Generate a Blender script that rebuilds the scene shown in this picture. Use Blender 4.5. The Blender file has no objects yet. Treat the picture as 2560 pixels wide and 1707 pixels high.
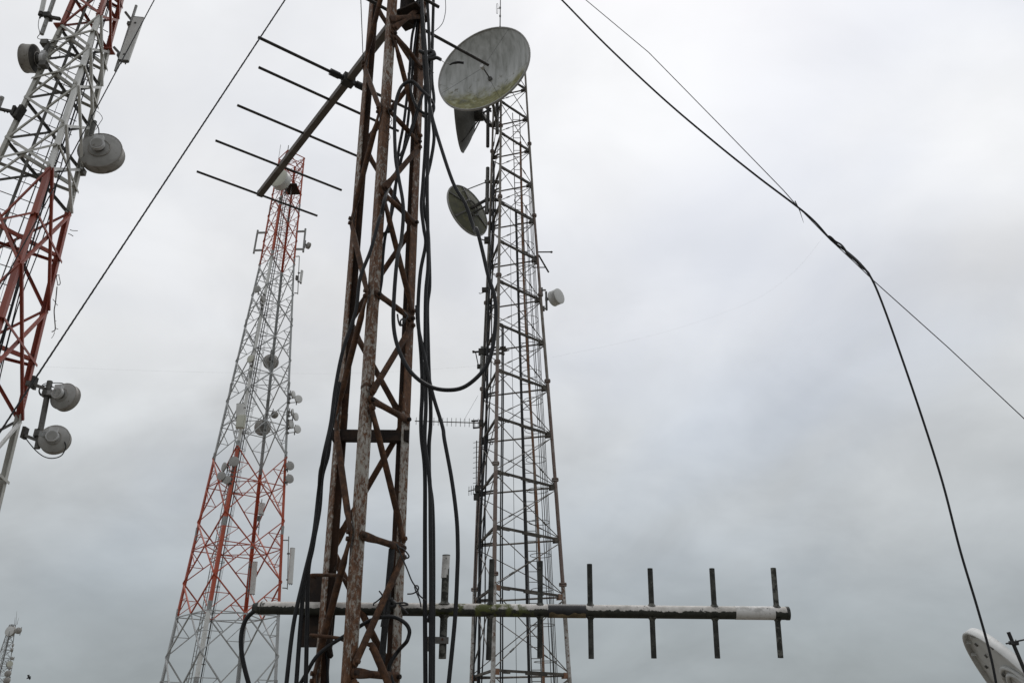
import bpy, math, random
from mathutils import Vector as V, Matrix
random.seed(7)
R_ = math.radians
sc = bpy.context.scene
COL = sc.collection
CAMZ = 1.6                                    # eye height above the ground
FPX, PITCH, ROLL = 2013.5, R_(26.028), R_(-.5205)

# ------------------------------------------------------------------ camera
_r = V((1, 0, 0)); _f = V((0, math.cos(PITCH), math.sin(PITCH))); _u = V((0, -math.sin(PITCH), math.cos(PITCH)))
CR = _r * math.cos(ROLL) + _u * math.sin(ROLL)
CU = _u * math.cos(ROLL) - _r * math.sin(ROLL)
CF = _f
cam = bpy.data.cameras.new('camera'); camo = bpy.data.objects.new('camera', cam); COL.objects.link(camo)
cam.sensor_fit = 'HORIZONTAL'; cam.sensor_width = 36.0; cam.lens = 36.0 * FPX / 2560.0
cam.clip_start = .05; cam.clip_end = 6000
camo.matrix_world = Matrix(((CR.x, CU.x, -CF.x, 0), (CR.y, CU.y, -CF.y, 0), (CR.z, CU.z, -CF.z, CAMZ), (0, 0, 0, 1)))
sc.camera = camo

# ------------------------------------------------------------------ sky, sun, exposure
SUN_EL, SUN_AZ = R_(58), R_(14)               # azimuth to the right of straight ahead (+Y)
world = bpy.data.worlds.new('World'); sc.world = world; world.use_nodes = True
nt = world.node_tree; nt.nodes.clear()


class NT:
    """tiny node helper"""
    def __init__(s, tree): s.t = tree
    def n(s, typ, **kw):
        nd = s.t.nodes.new(typ)
        for k, v in kw.items():
            if k.startswith('i_'):
                nd.inputs[k[2:].replace('_', ' ')].default_value = v
            else: setattr(nd, k, v)
        return nd
    def l(s, a, b): s.t.links.new(a, b)
    def val(s, sock, x):
        if isinstance(x, (int, float, tuple)): sock.default_value = x
        else: s.l(x, sock)
    def math(s, op, a, b=0.0, c=0.0, clamp=False):
        m = s.n('ShaderNodeMath', operation=op, use_clamp=clamp)
        for i, x in enumerate((a, b, c)): s.val(m.inputs[i], x)
        return m.outputs[0]
    def vmath(s, op, a, b=(0, 0, 0)):
        m = s.n('ShaderNodeVectorMath', operation=op)
        s.val(m.inputs[0], a); s.val(m.inputs[1], b)
        return m.outputs['Value'] if op in ('DOT_PRODUCT', 'LENGTH') else m.outputs[0]
    def noise(s, vec, scale, detail=4, rough=.55, dist=0.0):
        m = s.n('ShaderNodeTexNoise'); m.inputs['Scale'].default_value = scale
        m.inputs['Detail'].default_value = detail; m.inputs['Roughness'].default_value = rough
        m.inputs['Distortion'].default_value = dist
        if vec is not None: s.l(vec, m.inputs['Vector'])
        return m.outputs['Fac']
    def ramp(s, fac, pts, interp='LINEAR'):
        m = s.n('ShaderNodeValToRGB'); cr = m.color_ramp; cr.interpolation = interp
        while len(cr.elements) < len(pts): cr.elements.new(.5)
        for e, (p, c) in zip(cr.elements, pts):
            e.position = p; e.color = (c, c, c, 1) if isinstance(c, (int, float)) else (*c, 1)
        s.val(m.inputs[0], fac)
        return m.outputs[0]
    def mix(s, fac, a, b, blend='MIX'):
        m = s.n('ShaderNodeMix', data_type='RGBA', blend_type=blend)
        s.val(m.inputs['Factor'], fac)
        for k, x in ((6, a), (7, b)):
            if isinstance(x, tuple) and len(x) == 3: x = (*x, 1)
            s.val(m.inputs[k], x)
        return m.outputs[2]
    def maprange(s, x, a, b, c=0.0, d=1.0):
        m = s.n('ShaderNodeMapRange', clamp=True, interpolation_type='SMOOTHSTEP')
        for k, v in zip(('Value', 'From Min', 'From Max', 'To Min', 'To Max'), (x, a, b, c, d)): s.val(m.inputs[k], v)
        return m.outputs[0]


w = NT(nt)
tc = w.n('ShaderNodeTexCoord'); d = tc.outputs['Generated']
sep = w.n('ShaderNodeSeparateXYZ'); w.l(d, sep.inputs[0])
z = w.math('MAXIMUM', sep.outputs['Z'], 0.0)
# overcast brightness by height (close to the CIE overcast sky)
lum = w.ramp(z, [(0, .34), (.06, .365), (.14, .43), (.26, .575), (.42, .735), (.58, .84), (.72, .90), (1, .94)])
# cloud sheet seen in perspective
SEED, TSEED = (6.82, -7.25, -6.55), (-5.09, 8.38, -1.15)
den = w.math('ADD', z, .55)
cx = w.math('DIVIDE', sep.outputs['X'], den); cy = w.math('DIVIDE', sep.outputs['Y'], den)
comb = w.n('ShaderNodeCombineXYZ'); w.l(cx, comb.inputs[0]); w.l(cy, comb.inputs[1])
sc1 = w.vmath('MULTIPLY', w.vmath('ADD', comb.outputs[0], SEED), (1.0, 1.15, 1.0))
n1 = w.noise(sc1, 1.9, 5, .5, .5)
n2 = w.noise(sc1, 5.0, 5, .55, .4)
c1 = w.maprange(n1, .32, .68, -1, 1)
c2 = w.maprange(n2, .3, .7, -1, 1)
amp = w.ramp(z, [(0, .12), (.25, .13), (.5, .095), (1, .07)])
cl = w.math('MULTIPLY', w.math('ADD', c1, w.math('MULTIPLY', c2, .5)), amp)
lum2 = w.math('MULTIPLY', lum, w.math('ADD', cl, 1.0))
sdir = (math.sin(SUN_AZ) * math.cos(SUN_EL), math.cos(SUN_AZ) * math.cos(SUN_EL), math.sin(SUN_EL))
glow = w.math('POWER', w.math('MAXIMUM', w.vmath('DOT_PRODUCT', d, sdir), 0.0), 5.0)
lum3 = w.math('ADD', lum2, w.math('MULTIPLY', glow, .07))
tint = w.ramp(z, [(0, (.88, .985, 1.04)), (.2, (.93, .99, 1.03)), (.45, (.985, .995, 1.012)), (1, (.99, .995, 1.012))])
cloudcol = w.mix(1.0, tint, lum3, 'MULTIPLY')
sky = w.n('ShaderNodeTexSky', sky_type='NISHITA', sun_disc=False, sun_elevation=SUN_EL, sun_rotation=SUN_AZ)
skyc = w.vmath('SCALE', sky.outputs[0]); skyc.node.inputs['Scale'].default_value = .10
thin_off = w.vmath('ADD', comb.outputs[0], TSEED)
thin = w.maprange(w.noise(thin_off, 1.3, 4, .5, .4), .42, .66, .0, .31)
thin = w.math('MULTIPLY', thin, w.ramp(z, [(.05, .12), (.32, .75), (.5, 1)]))
final = w.mix(thin, cloudcol, skyc)
bg = w.n('ShaderNodeBackground'); w.l(final, bg.inputs[0]); bg.inputs[1].default_value = 1.0
out = w.n('ShaderNodeOutputWorld'); w.l(bg.outputs[0], out.inputs[0])

sl = bpy.data.lights.new('sun', 'SUN'); sl.energy = .8; sl.angle = R_(25); sl.color = (1, .97, .93)
slo = bpy.data.objects.new('sun', sl); COL.objects.link(slo); slo.location = (0, 0, 60)
slo.rotation_euler = (-V(sdir)).to_track_quat('-Z', 'Y').to_euler()

sc.view_settings.view_transform = 'Standard'; sc.view_settings.look = 'None'
sc.view_settings.exposure = 0; sc.view_settings.gamma = 1; sc.view_settings.use_curve_mapping = False
sc.cycles.max_bounces = 6; sc.cycles.use_denoising = True

# ------------------------------------------------------------------ pixel rays of the photograph (2560 x 1707), points relative to the eye
K = 2560 / 2352


def ray(x, y): return (CR * ((x - 1280) / FPX) - CU * ((y - 853.5) / FPX) + CF)
def onY(x, y, Y):
    r = ray(x, y); return r * (Y / r.y) + V((0, 0, CAMZ))
def onZ(x, y, h):
    r = ray(x, y); return r * (h / r.z) + V((0, 0, CAMZ))
def crop(x0, y0, s): return lambda x, y: (x0 + x / s, y0 + y / s)
D = crop(0, 0, 1 / K)
m4 = crop(800, 0, 2.613); m5 = crop(800, 550, 2.613); m6 = crop(700, 1100, 2.583); m9 = crop(600, 1450, 3.92)
t1a = crop(0, 0, 5.2275); t1b = crop(0, 250, 6.27); t1c = crop(0, 450, 5.225); t1d = crop(0, 700, 5.225); t1e = crop(0, 950, 5.225)
t2a = crop(550, 350, 3.92); t2b = crop(500, 700, 3.484); t2c = crop(400, 1100, 2.582)
t3a = crop(1050, 0, 3.135); t3b = crop(1050, 400, 3.135); t3c = crop(1050, 800, 3.135); t3d = crop(1100, 1250, 3.43)
def PY(c, Y): return lambda x, y: onY(*c(x, y), Y)

# ------------------------------------------------------------------ materials
MATS = {}


def mat(name, builder, rough=.7, metal=0.0, bump=0.0, spec=.4):
    m = bpy.data.materials.new(name); m.use_nodes = True
    t = m.node_tree; t.nodes.clear(); k = NT(t)
    b = k.n('ShaderNodeBsdfPrincipled'); o = k.n('ShaderNodeOutputMaterial'); k.l(b.outputs[0], o.inputs[0])
    b.inputs['Roughness'].default_value = rough; b.inputs['Metallic'].default_value = metal
    b.inputs['Specular IOR Level'].default_value = spec
    tcn = k.n('ShaderNodeTexCoord')
    col = builder(k, tcn.outputs['Object'], b)
    k.val(b.inputs['Base Color'], col if not (isinstance(col, tuple) and len(col) == 3) else (*col, 1))
    if bump:
        bp = k.n('ShaderNodeBump'); bp.inputs['Strength'].default_value = bump; bp.inputs['Distance'].default_value = .004
        k.l(k.noise(tcn.outputs['Object'], 60, 5, .6), bp.inputs['Height']); k.l(bp.outputs[0], b.inputs['Normal'])
    MATS[name] = m
    return m


def speck(base, other, scale, lo, hi, stretch=(1, 1, 1), detail=6, third=None, s3=3.0, lo3=.5, hi3=.65):
    def f(k, co, b):
        v = k.vmath('MULTIPLY', co, stretch)
        c = k.mix(k.maprange(k.noise(v, scale, detail, .62, .3), lo, hi), base, other)
        if third:
            c = k.mix(k.maprange(k.noise(k.vmath('ADD', v, (9.1, 3.3, 5.7)), scale * s3, 5, .6), lo3, hi3), c, third)
        return c
    return f


def mast_leg(k, co, b):
    v = k.vmath('MULTIPLY', co, (1, 1, .75))
    big = k.noise(co, 3.0, 3, .5)
    n = k.math('ADD', k.noise(v, 62, 9, .74, .6), k.math('MULTIPLY', big, .5))
    rust = k.ramp(k.noise(v, 45, 5, .65), [(.3, (.055, .026, .013)), (.55, (.13, .060, .028)), (.75, (.22, .11, .055))])
    paint = k.ramp(k.noise(co, 30, 5, .6), [(.3, (.26, .235, .195)), (.7, (.45, .435, .40))])
    sz = k.n('ShaderNodeSeparateXYZ'); k.l(co, sz.inputs[0])
    n = k.math('ADD', n, k.maprange(sz.outputs['Z'], 2.3, 3.3, -.045, .02))      # paint has held better near the foot
    f = k.maprange(n, .615, .77)
    k.l(k.math('ADD', k.math('MULTIPLY', f, .25), .55), b.inputs['Roughness'])
    return k.mix(f, paint, rust)


def rust(k, co, b):
    n = k.noise(co, 34, 7, .68, .3)
    c = k.ramp(n, [(.28, (.022, .011, .007)), (.5, (.066, .031, .015)), (.66, (.135, .064, .030)), (.8, (.19, .105, .058))])
    g = k.maprange(k.noise(co, 7, 4, .6), .58, .72, 0, .4)
    return k.mix(g, c, (.16, .145, .125))


BSLOPE = .0188


def boom_stain(k, co, b):
    """white painted tube, black algae on its lower half with a ragged upper edge, moss in places along the top"""
    s = k.n('ShaderNodeSeparateXYZ'); k.l(co, s.inputs[0])
    wav = k.noise(k.vmath('MULTIPLY', co, (9, 1, 1)), 1.0, 6, .6, .2)
    fine = k.noise(co, 60, 5, .65)
    edge = k.math('ADD', k.math('MULTIPLY', k.math('SUBTRACT', wav, .5), .034), k.math('MULTIPLY', k.math('SUBTRACT', fine, .5), .022))
    h = k.math('ADD', k.math('ADD', s.outputs['Z'], k.math('MULTIPLY', s.outputs['X'], BSLOPE)), edge)
    alg = k.maprange(h, .0005, .0035)
    white = k.ramp(k.noise(co, 22, 5, .6), [(.3, (.36, .34, .31)), (.62, (.60, .575, .54))])
    dark = k.ramp(k.noise(co, 40, 6, .7), [(.35, (.012, .013, .009)), (.7, (.035, .036, .026))])
    c = k.mix(alg, dark, white)
    blk = k.maprange(k.noise(k.vmath('ADD', co, (4, 2, 1)), 30, 5, .7), .6, .66)
    c = k.mix(k.math('MULTIPLY', blk, .9), c, (.02, .02, .016))
    mossx = k.math('MULTIPLY', k.maprange(s.outputs['X'], .55, .72), k.maprange(s.outputs['X'], 1.05, .92))
    moss = k.math('MULTIPLY', mossx, k.maprange(k.noise(co, 25, 5, .65), .46, .6))
    c = k.mix(moss, c, (.075, .085, .018))
    return c


def dish_face(k, co, b):
    """chalky white reflector: rain streaks, mildew, moss and yellow algae pooled in the lower part"""
    s = k.n('ShaderNodeSeparateXYZ'); k.l(co, s.inputs[0])
    st = k.noise(k.vmath('MULTIPLY', co, (3.2, 3.2, .45)), 1.6, 6, .6, .2)
    c = k.ramp(st, [(.30, (.26, .268, .25)), (.5, (.42, .43, .42)), (.7, (.52, .53, .525))])
    low = k.math('ADD', s.outputs['Z'], k.math('MULTIPLY', k.math('SUBTRACT', k.noise(co, 1.4, 6, .65, .4), .5), 1.5))
    m = k.maprange(low, -.30, -1.0)
    mcol = k.ramp(k.noise(co, 3.2, 6, .66, .3), [(.34, (.06, .065, .015)), (.5, (.17, .155, .03)), (.66, (.34, .35, .22))])
    c = k.mix(k.math('MULTIPLY', m, .9), c, mcol)
    pat = k.math('MULTIPLY', k.maprange(k.noise(co, 3.6, 6, .66, .5), .56, .64), k.maprange(low, .5, -.4))
    c = k.mix(k.math('MULTIPLY', pat, .7), c, (.10, .095, .05))
    return c


mat('mast_leg', mast_leg, .75, bump=.5)
mat('rust', rust, .85, bump=.6)
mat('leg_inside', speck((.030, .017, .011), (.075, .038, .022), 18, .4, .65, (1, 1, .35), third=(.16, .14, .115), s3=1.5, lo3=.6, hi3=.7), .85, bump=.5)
mat('dark_rust', speck((.016, .011, .009), (.04, .024, .016), 20, .4, .65), .85, bump=.4)
mat('black_cable', speck((.009, .0095, .011), (.017, .017, .018), 30, .4, .7), .55, spec=.3)
mat('dark_pipe', speck((.012, .012, .013), (.03, .03, .03), 30, .45, .7), .6)
mat('wire', speck((.02, .02, .022), (.05, .05, .05), 200, .4, .6), .55, metal=.3)
mat('pale_wire', (lambda k, co, b: (.25, .24, .22)), .6)
mat('boom', boom_stain, .6, bump=.25)
mat('element_dark', speck((.014, .015, .012), (.05, .052, .044), 26, .42, .64, third=(.13, .13, .115), s3=2.0, lo3=.6, hi3=.72), .65, bump=.3)
mat('element_mottled', speck((.02, .021, .016), (.11, .11, .095), 55, .44, .58), .7, bump=.3)
mat('tape_black', speck((.012, .012, .013), (.022, .022, .023), 20, .4, .6), .45)
mat('tape_tan', speck((.10, .075, .04), (.20, .15, .085), 18, .4, .6), .7)
mat('tape_white', speck((.60, .59, .57), (.36, .35, .33), 30, .46, .68, third=(.12, .12, .11), s3=2, lo3=.63, hi3=.7), .5)
mat('alu_dark', speck((.026, .024, .022), (.055, .05, .045), 16, .4, .7), .6, metal=.15)
mat('boom_grey', speck((.085, .070, .058), (.14, .12, .10), 12, .4, .7), .65)
mat('galv', speck((.25, .255, .25), (.36, .365, .36), 6, .35, .7, third=(.15, .14, .12)), .55, metal=.2)
mat('galv_dark', speck((.09, .088, .08), (.16, .155, .145), 8, .35, .7), .6, metal=.2)
mat('steel_black', speck((.02, .019, .017), (.055, .05, .042), 5, .4, .65), .7)
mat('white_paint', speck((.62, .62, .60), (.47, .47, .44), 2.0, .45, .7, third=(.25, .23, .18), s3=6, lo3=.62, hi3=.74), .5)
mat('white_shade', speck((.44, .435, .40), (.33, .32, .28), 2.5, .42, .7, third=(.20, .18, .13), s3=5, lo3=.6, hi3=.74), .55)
mat('red_dull', speck((.27, .052, .026), (.20, .038, .022), 2.5, .4, .7, third=(.09, .03, .022), s3=5, lo3=.6, hi3=.75), .5)
mat('red_bright', speck((.44, .085, .040), (.35, .072, .040), .8, .4, .7, third=(.26, .07, .045), s3=5, lo3=.6, hi3=.75), .5)
mat('grey_paint', speck((.40, .41, .41), (.31, .32, .315), .8, .4, .7, third=(.2, .19, .17), s3=5, lo3=.6, hi3=.75), .55)
mat('leg_white', speck((.42, .41, .39), (.22, .20, .175), 3.5, .45, .62, third=(.13, .07, .045), s3=2.5, lo3=.56, hi3=.66), .6)
mat('leg_red', speck((.18, .135, .115), (.27, .245, .225), 2.5, .48, .66, third=(.12, .05, .035), s3=4, lo3=.55, hi3=.7), .65)
mat('leg_brown', speck((.24, .225, .20), (.15, .125, .10), 2.5, .42, .64, third=(.14, .065, .035), s3=3, lo3=.58, hi3=.7), .65)
mat('pipe_rust', speck((.20, .10, .055), (.26, .22, .18), 2.5, .45, .65, third=(.09, .04, .025), s3=4, lo3=.55, hi3=.7), .7)
mat('beam_dark', speck((.042, .037, .03), (.10, .09, .075), 3, .4, .65, third=(.16, .12, .08), s3=3, lo3=.66, hi3=.75), .75)
mat('rod', speck((.13, .115, .10), (.22, .20, .18), 4, .4, .65), .6, metal=.2)
mat('dish_face', dish_face, .6)
mat('dish_back', speck((.16, .155, .14), (.10, .098, .085), 2.0, .4, .65), .65)
mat('dish_dark', speck((.075, .073, .065), (.11, .108, .095), 2.0, .4, .65), .7)
mat('dish_olive', speck((.105, .105, .06), (.07, .07, .045), 1.6, .4, .65, third=(.15, .14, .06), s3=2.5, lo3=.55, hi3=.7), .6)
mat('radome', speck((.60, .60, .58), (.50, .50, .48), 1.5, .4, .7, third=(.36, .35, .31), s3=4, lo3=.62, hi3=.76), .5)
mat('radome_cream', speck((.52, .52, .44), (.45, .45, .38), 1.5, .4, .7), .5)
mat('shell', speck((.34, .335, .32), (.25, .245, .23), 3.0, .4, .7, third=(.15, .14, .12), s3=3, lo3=.6, hi3=.72), .55)
mat('shroud', speck((.31, .295, .27), (.22, .205, .185), 3.0, .38, .7, third=(.11, .095, .075), s3=3, lo3=.56, hi3=.7), .6)
mat('unit', speck((.52, .52, .52), (.40, .40, .39), 6, .4, .7), .45)
mat('panel', speck((.45, .445, .42), (.36, .355, .33), 2.5, .4, .7, third=(.25, .24, .21), s3=3, lo3=.6, hi3=.72), .5)
mat('sat_white', speck((.54, .545, .535), (.44, .445, .435), 4, .4, .7, third=(.27, .26, .235), s3=3, lo3=.58, hi3=.75), .55)
mat('web', (lambda k, co, b: (.6, .6, .6)), .5)
mat('twig', speck((.04, .034, .028), (.09, .08, .065), 40, .4, .6), .8)
mat('feather', (lambda k, co, b: (.02, .02, .022)), .7)
mat('concrete', speck((.30, .29, .27), (.22, .21, .19), 6, .4, .65), .85, bump=.3)


def ground_col(k, co, b):
    g = k.ramp(k.noise(co, .9, 8, .65), [(.35, (.10, .09, .07)), (.52, (.16, .145, .12)), (.66, (.22, .205, .175))])
    return k.mix(k.maprange(k.noise(co, .12, 4, .5), .5, .62), g, (.25, .235, .205))


mat('ground', ground_col, .95, bump=.5)

# ------------------------------------------------------------------ mesh building
class MB:
    def __init__(s): s.v = []; s.f = []; s.sm = []; s.inner = set()
    def add(s, vs, fs, smooth):
        o = len(s.v); s.v += [V(p) for p in vs]
        for f in fs: s.f.append([i + o for i in f]); s.sm.append(smooth)
        return s
    def rings(s, rings, smooth=True, caps=True, closed=False):
        n = len(rings[0]); vs = [p for r in rings for p in r]; fs = []
        m = len(rings)
        for i in range(m if closed else m - 1):
            a, b = i * n, ((i + 1) % m) * n
            for j in range(n): fs.append([a + j, a + (j + 1) % n, b + (j + 1) % n, b + j])
        s.add(vs, fs, smooth)
        if caps and not closed:
            s.add(rings[0], [list(range(n))[::-1]], False); s.add(rings[-1], [list(range(n))], False)
        return s
    def tube(s, p, q, r, n=8, r2=None, caps=True):
        p, q = V(p), V(q); a, b = basis(q - p); r2 = r if r2 is None else r2
        cs = [(math.cos(2 * math.pi * j / n), math.sin(2 * math.pi * j / n)) for j in range(n)]
        return s.rings([[p + (a * c + b * t) * r for c, t in cs], [q + (a * c + b * t) * r2 for c, t in cs]], True, caps)
    def path(s, pts, r, n=7, closed=False):
        pts = [V(p) for p in pts]; m = len(pts); rings = []; up = None
        for i, p in enumerate(pts):
            t = (pts[(i + 1) % m] - pts[i - 1]) if closed else pts[min(i + 1, m - 1)] - pts[max(i - 1, 0)]
            if t.length < 1e-9: t = V((0, 0, 1))
            t.normalize()
            if up is None: up, _ = basis(t)
            up = (up - t * up.dot(t))
            up = up.normalized() if up.length > 1e-6 else basis(t)[0]
            b = t.cross(up); rr = r(i / (m - 1)) if callable(r) else r
            rings.append([p + (up * math.cos(2 * math.pi * j / n) + b * math.sin(2 * math.pi * j / n)) * rr for j in range(n)])
        return s.rings(rings, True, True, closed)
    def bar(s, p, q, w_, h_, side=None):
        """rectangular bar; w_ along side, h_ across"""
        p, q = V(p), V(q); t = (q - p).normalized()
        if side is None: a, b = basis(q - p)
        else:
            a = V(side); a = (a - t * a.dot(t)).normalized(); b = t.cross(a)
        c = [(-1, -1), (1, -1), (1, 1), (-1, 1)]
        return s.rings([[o + a * (x * w_ / 2) + b * (y * h_ / 2) for x, y in c] for o in (p, q)], False)
    def angle(s, p, q, da, db, w_, t_):
        """angle iron: heel line p-q, flanges along da and db"""
        p, q = V(p), V(q); ax = (q - p).normalized()
        da = (V(da) - ax * V(da).dot(ax)).normalized(); db = (V(db) - ax * V(db).dot(ax)).normalized()
        prof = [V((0, 0, 0)), da * w_]
        na = (db - da * db.dot(da)).normalized(); nb = (da - db * da.dot(db)).normalized()
        th = math.acos(max(-1, min(1, da.dot(db)))) / 2
        prof = [V((0, 0, 0)), da * w_, da * w_ + na * t_, (da + db).normalized() * (t_ / math.sin(th)), db * w_ + nb * t_, db * w_]
        if da.cross(db).dot(ax) < 0: prof = prof[::-1]
        n = 6; rings = [[o + c for c in prof] for o in (p, q)]
        vs = rings[0] + rings[1]
        f0 = len(s.f); s.add(vs, [[j, (j + 1) % n, n + (j + 1) % n, n + j] for j in range(n)], False)
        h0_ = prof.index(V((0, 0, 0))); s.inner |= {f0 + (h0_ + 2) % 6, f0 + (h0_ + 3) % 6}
        i = prof.index(V((0, 0, 0))); k = lambda *x: [(i + y) % 6 for y in x]
        for o, fl in ((0, True), (6, False)):
            for quad in (k(0, 1, 2, 3), k(0, 3, 4, 5)):
                f = [o + y for y in quad]; s.add(vs[:0], [], False)
                s.f.append([len(s.v) - 12 + y for y in (f[::-1] if fl else f)]); s.sm.append(False)
        return s
    def box(s, c, x, y, z_):
        """box with centre c and full edge vectors"""
        c, x, y, z_ = V(c), V(x) / 2, V(y) / 2, V(z_) / 2
        return s.rings([[c - z_ - x - y, c - z_ + x - y, c - z_ + x + y, c - z_ - x + y],
                        [c + z_ - x - y, c + z_ + x - y, c + z_ + x + y, c + z_ - x + y]], False)
    def lathe(s, o, nrm, prof, n=32, smooth=True):
        o = V(o); t = V(nrm).normalized(); a, b = basis(t)
        rings = [[o + t * h + (a * math.cos(2 * math.pi * j / n) + b * math.sin(2 * math.pi * j / n)) * max(r, 1e-5) for j in range(n)] for r, h in prof]
        return s.rings(rings, smooth, False)
    def mesh(s, name, off):
        me = bpy.data.meshes.new(name)
        me.from_pydata([tuple(v - off) for v in s.v], [], s.f)
        me.polygons.foreach_set('use_smooth', s.sm)
        me.update()
        return me


def basis(t):
    t = V(t).normalized(); h = V((0, 0, 1)) if abs(t.z) < .95 else V((0, 1, 0))
    a = t.cross(h).normalized(); return a, a.cross(t).normalized() * -1


def smooth(pts, sub=6):
    pts = [V(p) for p in pts]; out = []
    for i in range(len(pts) - 1):
        p0, p1, p2, p3 = pts[max(i - 1, 0)], pts[i], pts[i + 1], pts[min(i + 2, len(pts) - 1)]
        for k in range(sub):
            t = k / sub; t2, t3 = t * t, t * t * t
            out.append(.5 * ((2 * p1) + (p2 - p0) * t + (2 * p0 - 5 * p1 + 4 * p2 - p3) * t2 + (3 * p1 - p0 - 3 * p2 + p3) * t3))
    return out + [pts[-1]]


class Thing:
    """an Empty at the thing's base with its parts as children"""
    def __init__(s, name, label, cat, base, group=None):
        s.base = V(base); s.o = bpy.data.objects.new(name, None); COL.objects.link(s.o)
        s.o.location = s.base; s.o.empty_display_size = .2
        s.o['label'] = label; s.o['category'] = cat
        if group: s.o['group'] = group
    def part(s, name, mb, m, parent=None, label=None, stuff=False, inner=None):
        o = bpy.data.objects.new(name, mb.mesh(name, s.base)); o.data.materials.append(MATS[m]); COL.objects.link(o)
        if inner:
            o.data.materials.append(MATS[inner])
            for i in mb.inner: o.data.polygons[i].material_index = 1
        o.parent = parent or s.o
        if label: o['label'] = label
        if stuff: o['kind'] = 'stuff'
        return o


def single(name, mb, m, label, cat, base, group=None):
    base = V(base)
    o = bpy.data.objects.new(name, mb.mesh(name, base)); o.data.materials.append(MATS[m]); COL.objects.link(o)
    o.location = base; o['label'] = label; o['category'] = cat
    if group: o['group'] = group
    return o

# ------------------------------------------------------------------ ground
gm = MB(); N = 24
gv = []; gf = []
for i in range(N + 1):
    for j in range(N + 1):
        gv.append(V(((i / N - .5) * 5000, (j / N - .5) * 5000, 0)))
for i in range(N):
    for j in range(N): gf.append([i * (N + 1) + j, (i + 1) * (N + 1) + j, (i + 1) * (N + 1) + j + 1, i * (N + 1) + j + 1])
gm.add(gv, gf, False)
go = bpy.data.objects.new('ground', gm.mesh('ground', V((0, 0, 0)))); go.data.materials.append(MATS['ground']); COL.objects.link(go)
go['kind'] = 'structure'


# ------------------------------------------------------------------ lattice towers
def interp(tab, h):
    """tab: [(h, s)] ascending, linear and extended at both ends"""
    for (h0, s0), (h1, s1) in zip(tab, tab[1:]):
        if h <= h1 or (h1, s1) == tab[-1]: return s0 + (s1 - s0) * (h - h0) / (h1 - h0)


class Frame:
    """corner positions of a tapering tower with n legs; heights are above the eye"""
    def __init__(s, x, y, rot, tab, n, lean=(0, 0)):
        s.x, s.y, s.rot, s.tab, s.n, s.ln = x, y, R_(rot), tab, n, lean
    def axis(s, h): return V((s.x + s.ln[0] * h, s.y + s.ln[1] * h, h + CAMZ))
    def s_(s, h): return interp(s.tab, h)
    def p(s, k, h):
        a = s.rot + 2 * math.pi * (k % s.n) / s.n; r = s.s_(h)
        return s.axis(h) + V((r * math.cos(a), r * math.sin(a), 0))
    def q(s, a, b, h):                        # offset in units of the leg radius, along world x and y
        r = s.s_(h); return s.axis(h) + V((a * r, b * r, 0))
    def out(s, k, l, h):                      # outward normal of face k-l
        m = (s.p(k, h) + s.p(l, h)) / 2 - s.axis(h); m.z = 0; return m.normalized()


GZ = -CAMZ                                    # height of the ground below the eye


def footing(T, fr, size):
    for k in range(fr.n):
        c = fr.p(k, GZ); m = MB().box(c + V((0, 0, .13)), (size, 0, 0), (0, size, 0), (0, 0, .3))
        T.part('footing', m, 'concrete')


# ---------- rust-brown three-legged mast in the foreground
MX, MY = 3 * math.sin(R_(-10.447)), 3 * math.cos(R_(-10.447))
mast = Frame(MX, MY, -87.01, [(-2, .172), (8, .172)], 3, (-.0103, -.0038))      # legs: 0 front, 1 right, 2 left
MH = [4.87, 4.40, 3.93, 3.462, 2.9917, 2.5206, 2.0646, 1.5804, 1.129, .6249, .1848, -.29, -.76, -1.23]
I0 = 4                                        # index of the first node inside the picture
T = Thing('lattice_mast', 'rusty three-legged steel lattice mast in the foreground, hung with black cables', 'mast', mast.axis(GZ))
FW, FT = .05, .005
SPL = 1.16
for k in range(3):
    others = [j for j in range(3) if j != k]
    for h0, h1, off in ((GZ, SPL, 0), (SPL, 5.2, .0)):
        p0, p1 = mast.p(k, h0), mast.p(k, h1)
        da = mast.p(others[0], h0) - p0; db = mast.p(others[1], h0) - p0
        ww = FW if h0 < 0 else FW * .98
        lm = MB().angle(p0 + V((0, 0, .002 if h0 > 0 else 0)), p1, da, db, ww, FT)
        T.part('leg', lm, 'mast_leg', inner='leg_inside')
    # splice plates on both flanges
    for j in others:
        p = mast.p(k, SPL); dd = (mast.p(j, SPL) - p).normalized(); o = mast.out(k, j, SPL)
        if (k, j) in ((0, 2), (2, 0)): continue
        T.part('splice_plate', MB().box(p + dd * .03 - o * .009, dd * .036, o * .006, (0, 0, .17)), 'rust')
    p = mast.p(k, SPL + .02); co = (p - mast.axis(SPL + .02)).normalized()
    if k == 0:
        da = (mast.p(1, SPL) - p).normalized(); db = (mast.p(2, SPL) - p).normalized()
        T.part('splice_lip', MB().angle(p + co * .003, p + co * .003 + V((0, 0, .012)), da, db, FW * 1.03, .009), 'rust')


def flat_rod(p, q, nrm, r=.0122, wf=.0168):
    """round brace with hammered flat ends"""
    p, q = V(p), V(q); t = (q - p); L = t.length; t.normalize()
    b = (V(nrm) - t * V(nrm).dot(t)).normalized(); a = t.cross(b)
    sec = [(-.016, wf * .62, .0035), (-.006, wf, .0035), (.03, wf, .004), (.055, wf * .9, .007), (.085, r, r)]
    sec = sec + [(L - x, u, v) for x, u, v in sec[::-1]]
    n = 10; rings = []
    for x, u, v in sec:
        rings.append([p + t * x + a * (math.cos(2 * math.pi * j / n) * u) + b * (math.sin(2 * math.pi * j / n) * v) for j in range(n)])
    return MB().rings(rings, True, True)


def bolt(p, nrm, r=.009, h=.011, n=6): return MB().tube(p, V(p) + V(nrm).normalized() * h, r, n)


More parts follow.
